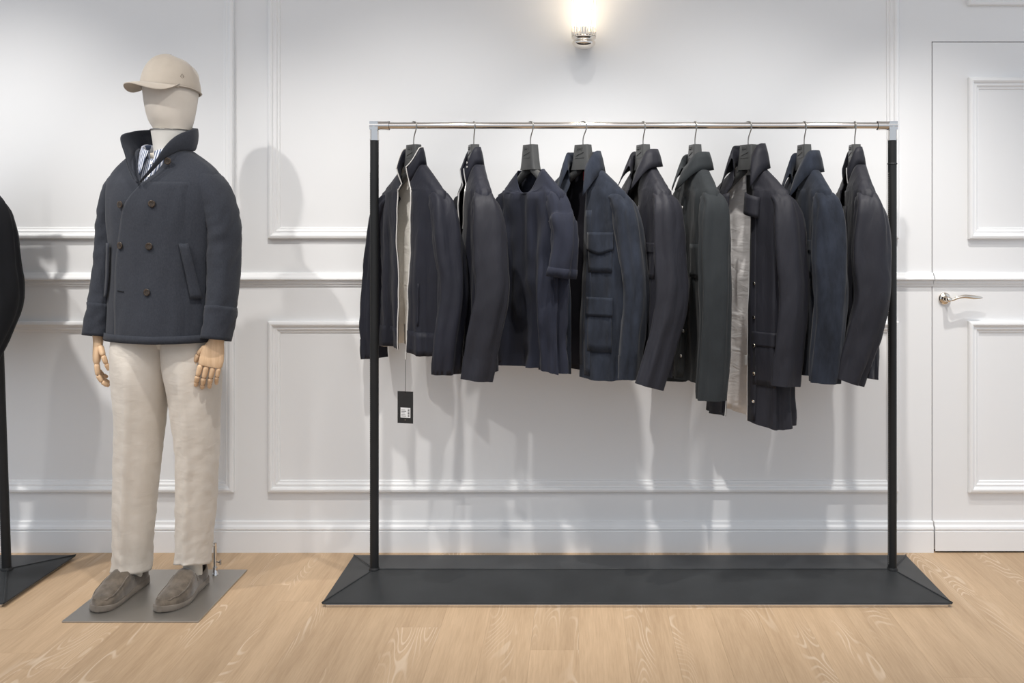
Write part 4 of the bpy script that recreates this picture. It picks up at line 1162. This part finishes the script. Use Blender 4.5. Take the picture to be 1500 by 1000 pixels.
# peacoat -----------------------------------------------------------------------------
def make_peacoat():
    root = empty('peacoat', (MX, MY, 0.905), -YAW); tag(root, 'charcoal navy double-breasted peacoat with raised collar on the mannequin', 'jacket')
    ORG[0] = (0, 0, 0.905)
    hem = 0.905
    keys = [(0.905, 0.205, 0.140), (1.02, 0.200, 0.134), (1.15, 0.198, 0.130), (1.28, 0.206, 0.133), (1.38, 0.214, 0.134), (1.45, 0.212, 0.122), (1.485, 0.202, 0.102), (1.510, 0.182, 0.090), (1.535, 0.150, 0.083), (1.558, 0.114, 0.079), (1.575, 0.085, 0.076)]
    def P(x_or_t, z, off=0.0, byx=False):
        a, b = keyed(keys, z)
        if byx:
            xx = max(-a * 0.999, min(a * 0.999, x_or_t)); c = spow(xx / a, 1 / 0.9); t = -math.acos(max(-1, min(1, c)))
        else: t = x_or_t
        c, s_ = cos(t), sin(t)
        wr = 0.004 * noise.noise(Vector((3 * c, 3 * s_ + 4, 4 * z))) + 0.003 * noise.noise(Vector((6 * c + 2, 6 * s_, 11 * z)))
        low = max(0, 1 - (z - hem) / 0.3)
        fo = low * 0.005 * sin(4 * t + 0.8)
        return Vector((a * spow(c, 0.9) + (off + wr + fo) * c, b * spow(s_, 0.9) + (off + wr + fo) * s_, z))
    zs = lin(hem, 1.45, 46)[:-1] + lin(1.45, 1.575, 20)
    rows = []
    for z in zs:
        g = 0.0 if z < 1.452 else keyed([(1.452, 0.0), (1.50, 0.040), (1.545, 0.058), (1.575, 0.062)], z)[0]
        a, b = keyed(keys, z); th = math.asin(min(0.98, (g / a)) ** (1 / 0.9)) if g > 0 else 0
        t0 = -pi / 2 + th; t1 = -pi / 2 - th + 2 * pi
        rows.append([P(t0 + (t1 - t0) * i / 84, z) for i in range(85)])
    MB().grid(rows).build('body', [M_pea, M_blk_lin], root, solid=0.004, lining=True)
    # overlapping front panel (wearer's left over right)
    ek = [(0.905, -0.112), (1.05, -0.112), (1.15, -0.108), (1.275, -0.088), (1.36, -0.066), (1.41, -0.036), (1.456, 0.004)]
    rows = []
    for z in lin(hem - 0.001, 1.456, 44):
        x0 = keyed(ek, z)[0]; x1 = 0.165
        rows.append([P(x0 + (x1 - x0) * i / 24, z, 0.006 if i < 21 else 0.006 - 0.0025 * (i - 20), True) for i in range(25)])
    fp = MB().grid(rows).build('front_panel', M_pea, root, solid=0.005)
    # stitched edge line of the panel
    # hem facing
    rows = [[P(2 * pi * i / 84 - pi / 2, z, 0.0068) for i in range(84)] for z in lin(hem - 0.001, hem + 0.026, 3)]
    MB().grid(rows, closeu=True).build('hem_band', M_pea, root, solid=0.001)
    # collar
    ctl = [((0.004, -0.139, 1.452), (0.010, -0.146, 1.462)), ((0.040, -0.122, 1.495), (0.046, -0.132, 1.515)), ((0.070, -0.096, 1.538), (0.072, -0.108, 1.574)),
           ((0.094, -0.050, 1.566), (0.090, -0.064, 1.618)), ((0.106, 0.006, 1.570), (0.108, 0.002, 1.646)), ((0.072, 0.066, 1.576), (0.078, 0.076, 1.655)),
           ((0.0, 0.082, 1.580), (0.0, 0.095, 1.660)), ((-0.055, 0.066, 1.578), (-0.062, 0.078, 1.655)), ((-0.088, 0.010, 1.574), (-0.094, 0.004, 1.646)),
           ((-0.086, -0.045, 1.566), (-0.100, -0.055, 1.634)), ((-0.064, -0.090, 1.545), (-0.106, -0.100, 1.612)), ((-0.054, -0.110, 1.522), (-0.076, -0.114, 1.552)),
           ((-0.038, -0.124, 1.495), (-0.052, -0.130, 1.508)), ((-0.006, -0.139, 1.452), (-0.014, -0.146, 1.460))]
    flat = [tuple(a) + tuple(b) for a, b in ctl]
    sp = spline(flat, 90)
    rows = [[], [], [], [], []]
    for q in sp:
        a, b = Vector(q[:3]), Vector(q[3:])
        o = Vector((a.x, a.y, 0)).normalized()
        for k_, t in enumerate((0, 0.3, 0.6, 0.85, 1.0)):
            rows[k_].append(a.lerp(b, t) + o * 0.006 * sin(pi * t) + Vector((0, 0, -0.004 * (1 - t))))
    co = MB().grid(rows).build('collar', M_pea, root, solid=0.005, subsurf=1)
    # buttons
    for xb, zb in ((-0.072, 1.378), (0.047, 1.380), (-0.076, 1.238), (0.036, 1.236), (0.030, 1.080), (0.070, 1.527)):
        m = MB(); p = P(xb, zb, 0.0085 if zb < 1.5 else 0.018, True); q = P(xb + 0.003, zb, 0.0085, True) - P(xb - 0.003, zb, 0.0085, True)
        nr = Vector((q.y, -q.x, 0)); button(m, p, nr, 0.0125, 0.004)
        bt = m.build('button', M_horn, root)
        m = MB(); nn = nr.normalized(); tx = q.normalized()
        for i in (-1, 1):
            for j in (-1, 1): m.lathe([(0.0014, 0), (0.0014, 0.0004)], 6, Matrix.Translation(p + nn * 0.0030 + tx * 0.0028 * i + Vector((0, 0, 0.0028 * j))) @ nr.to_track_quat('Z', 'Y').to_matrix().to_4x4())
        m.build('thread_hole', M_tagblk, bt)
    p0, p1 = P(-0.094, 1.082, 0.0075, True), P(-0.064, 1.080, 0.0075, True)
    MB().tube([p0, p1], 0.0015, 6).build('buttonhole', M_black, root)
    # slanted welt pockets
    for s in (1, -1):
        rows = []
        for t in lin(0, 1, 12):
            z = 1.245 - 0.19 * t; xc = s * (0.128 + 0.030 * t)
            rows.append([P(xc + s * w_, z, 0.0085, True) for w_ in (0.0, 0.008, 0.016, 0.024)])
        MB().grid(rows, flip=(s < 0)).build('pocket_welt', M_pea, root, solid=0.003)
    # sleeves
    for s in (-1, 1):
        if s > 0: path = [(0.118, 0.0, 1.482), (0.158, 0.002, 1.462), (0.197, 0.005, 1.405), (0.224, 0.008, 1.30), (0.232, 0.000, 1.16), (0.234, -0.022, 1.03), (0.228, -0.045, 0.912)]
        else: path = [(0.118, 0.0, 1.482), (0.156, 0.002, 1.462), (0.190, 0.005, 1.405), (0.212, 0.008, 1.30), (0.222, 0.0, 1.16), (0.230, -0.022, 1.03), (0.234, -0.045, 0.912)]
        sp = spline(path, 64); rows = []; n = 36
        for k_, p in enumerate(sp):
            t = k_ / 63; a = Vector(sp[max(0, k_ - 1)]); b = Vector(sp[min(63, k_ + 1)]); T_ = (b - a).normalized()
            Y = Vector((0, 1, 0)); Y = (Y - T_ * Y.dot(T_)).normalized(); X = Y.cross(T_).normalized()
            if X.x < 0: X = -X
            wy = keyed([(0, 0.050), (0.07, 0.064), (0.18, 0.074), (0.5, 0.070), (1, 0.056)], t)[0]
            wxx = keyed([(0, 0.018), (0.07, 0.034), (0.18, 0.047), (0.5, 0.050), (1, 0.045)], t)[0]
            row = []
            for i in range(n):
                g = 2 * pi * i / n
                el = math.exp(-((t - 0.55) / 0.12) ** 2) + math.exp(-((t - 0.86) / 0.07) ** 2)
                fo = 0.005 * noise.noise(Vector((1.5 * cos(g) + 3 * s, 1.5 * sin(g), 5 * t))) + (0.002 + 0.005 * el) * noise.noise(Vector((2 * cos(g), 2 * sin(g) + s, 26 * t + 2.5 * sin(g))))
                q = Vector(p) + X * (wxx * spow(cos(g), 0.9) + fo * cos(g)) + Y * (wy * spow(sin(g), 0.95) + fo * sin(g))
                row.append(Vector((q.x * s, q.y, q.z)))
            rows.append(row)
        sl = MB().grid(rows, closeu=True, capa=True, flip=(s > 0)).build('sleeve', [M_pea, M_blk_lin], root, solid=0.003, lining=True)
        cr_ = band_rows(rows, 53, 0.0020)
        MB().grid(cr_, closeu=True, flip=(s > 0)).build('cuff', [M_pea, M_blk_lin], sl, solid=0.004, lining=True)
    ORG[0] = (0, 0, 0)
make_peacoat()

# baseball cap ------------------------------------------------------------------------
def make_cap():
    zb = 1.785
    root = empty('baseball_cap', (HX, MY, zb), -HY); tag(root, 'beige baseball cap with curved brim on the mannequin head', 'cap')
    ORG[0] = (0, 0, zb)
    A_F, A_B, Wd = 0.110, 0.103, 0.091
    rows = []
    for t in lin(0, 1, 22):
        ph = t * pi / 2
        row = []
        for i in range(60):
            a = 2 * pi * i / 60
            kf = max(0, -sin(a))
            k_ = cos(ph) ** 0.80 if t < 1 else 0.0
            r_y = (A_B if sin(a) > 0 else A_F)
            z = zb + 0.006 * kf - 0.016 * max(0, sin(a)) * (1 - t) + (0.116 + 0.004 * kf) * sin(ph) ** 0.95
            sm = 1 - 0.012 * math.exp(-(((a * 6 / (2 * pi) + 0.5) % 1 - 0.5) / 0.03) ** 2)       # panel seams
            dn = 1 - 0.035 * math.exp(-((a - 1.5 * pi - 0.5) / 0.25) ** 2) * sin(2 * ph) - 0.03 * math.exp(-((a - 1.5 * pi + 0.5) / 0.25) ** 2) * sin(2 * ph)
            row.append(Vector((Wd * k_ * sm * dn * cos(a), r_y * k_ * sm * dn * sin(a), z)))
        rows.append(row)
    cw = MB().grid(rows, closeu=True, capb=True).build('crown', M_cap, root, solid=0.002)
    MB().lathe([(0.0085, 0), (0.009, 0.002), (0.0065, 0.0048), (0.001, 0.0056)], 16, Matrix.Translation((0, 0, zb + 0.1165))).build('top_button', M_cap, root)
    MB().tube([r_ + Vector((0, 0, 0.003)) + Vector((r_.x, r_.y, 0)).normalized() * 0.0012 for r_ in rows[0]], 0.002, 6, closed=True).build('sweatband_edge', M_cap, root)
    rows = []
    for w in lin(0, 1, 10):
        row = []
        for u in lin(-1, 1, 41):
            a = -pi / 2 + u * R(72)
            x0, y0 = Wd * 1.0 * cos(a), A_F * 1.0 * sin(a)
            ext = 0.064 * (1 - abs(u) ** 2) ** 0.9
            x_ = x0 * (1 + 0.04 * w); y_ = y0 - ext * w
            z = zb + 0.010 - 0.008 * w * (1 - abs(u)) - 0.060 * (x_ / 0.094) ** 2 * w * (1 - abs(u) ** 3) + 0.003 * sin(pi * w) - 0.012 * u * u * (1 - w)
            row.append(Vector((x_, y_, z)))
        rows.append(row)
    MB().grid(rows).build('brim', M_cap, root, solid=0.004)
    # small embroidered diamond on the side
    a = -pi / 2 + R(78); t = 0.22; ph = t * pi / 2
    c = Vector((Wd * cos(ph) ** 0.80 * cos(a), A_F * cos(ph) ** 0.80 * sin(a), zb + 0.116 * sin(ph)))
    nr = Vector((c.x / Wd ** 2, c.y / A_F ** 2, 0)).normalized(); tx = Vector((-nr.y, nr.x, 0)); c += nr * 0.0015
    MB().tube([c + tx * 0.006, c + Vector((0, 0, 0.009)), c - tx * 0.006, c - Vector((0, 0, 0.009))], 0.0007, 6, closed=True).build('embroidered_mark', M_shoe, root)
    ORG[0] = (0, 0, 0)
make_cap()
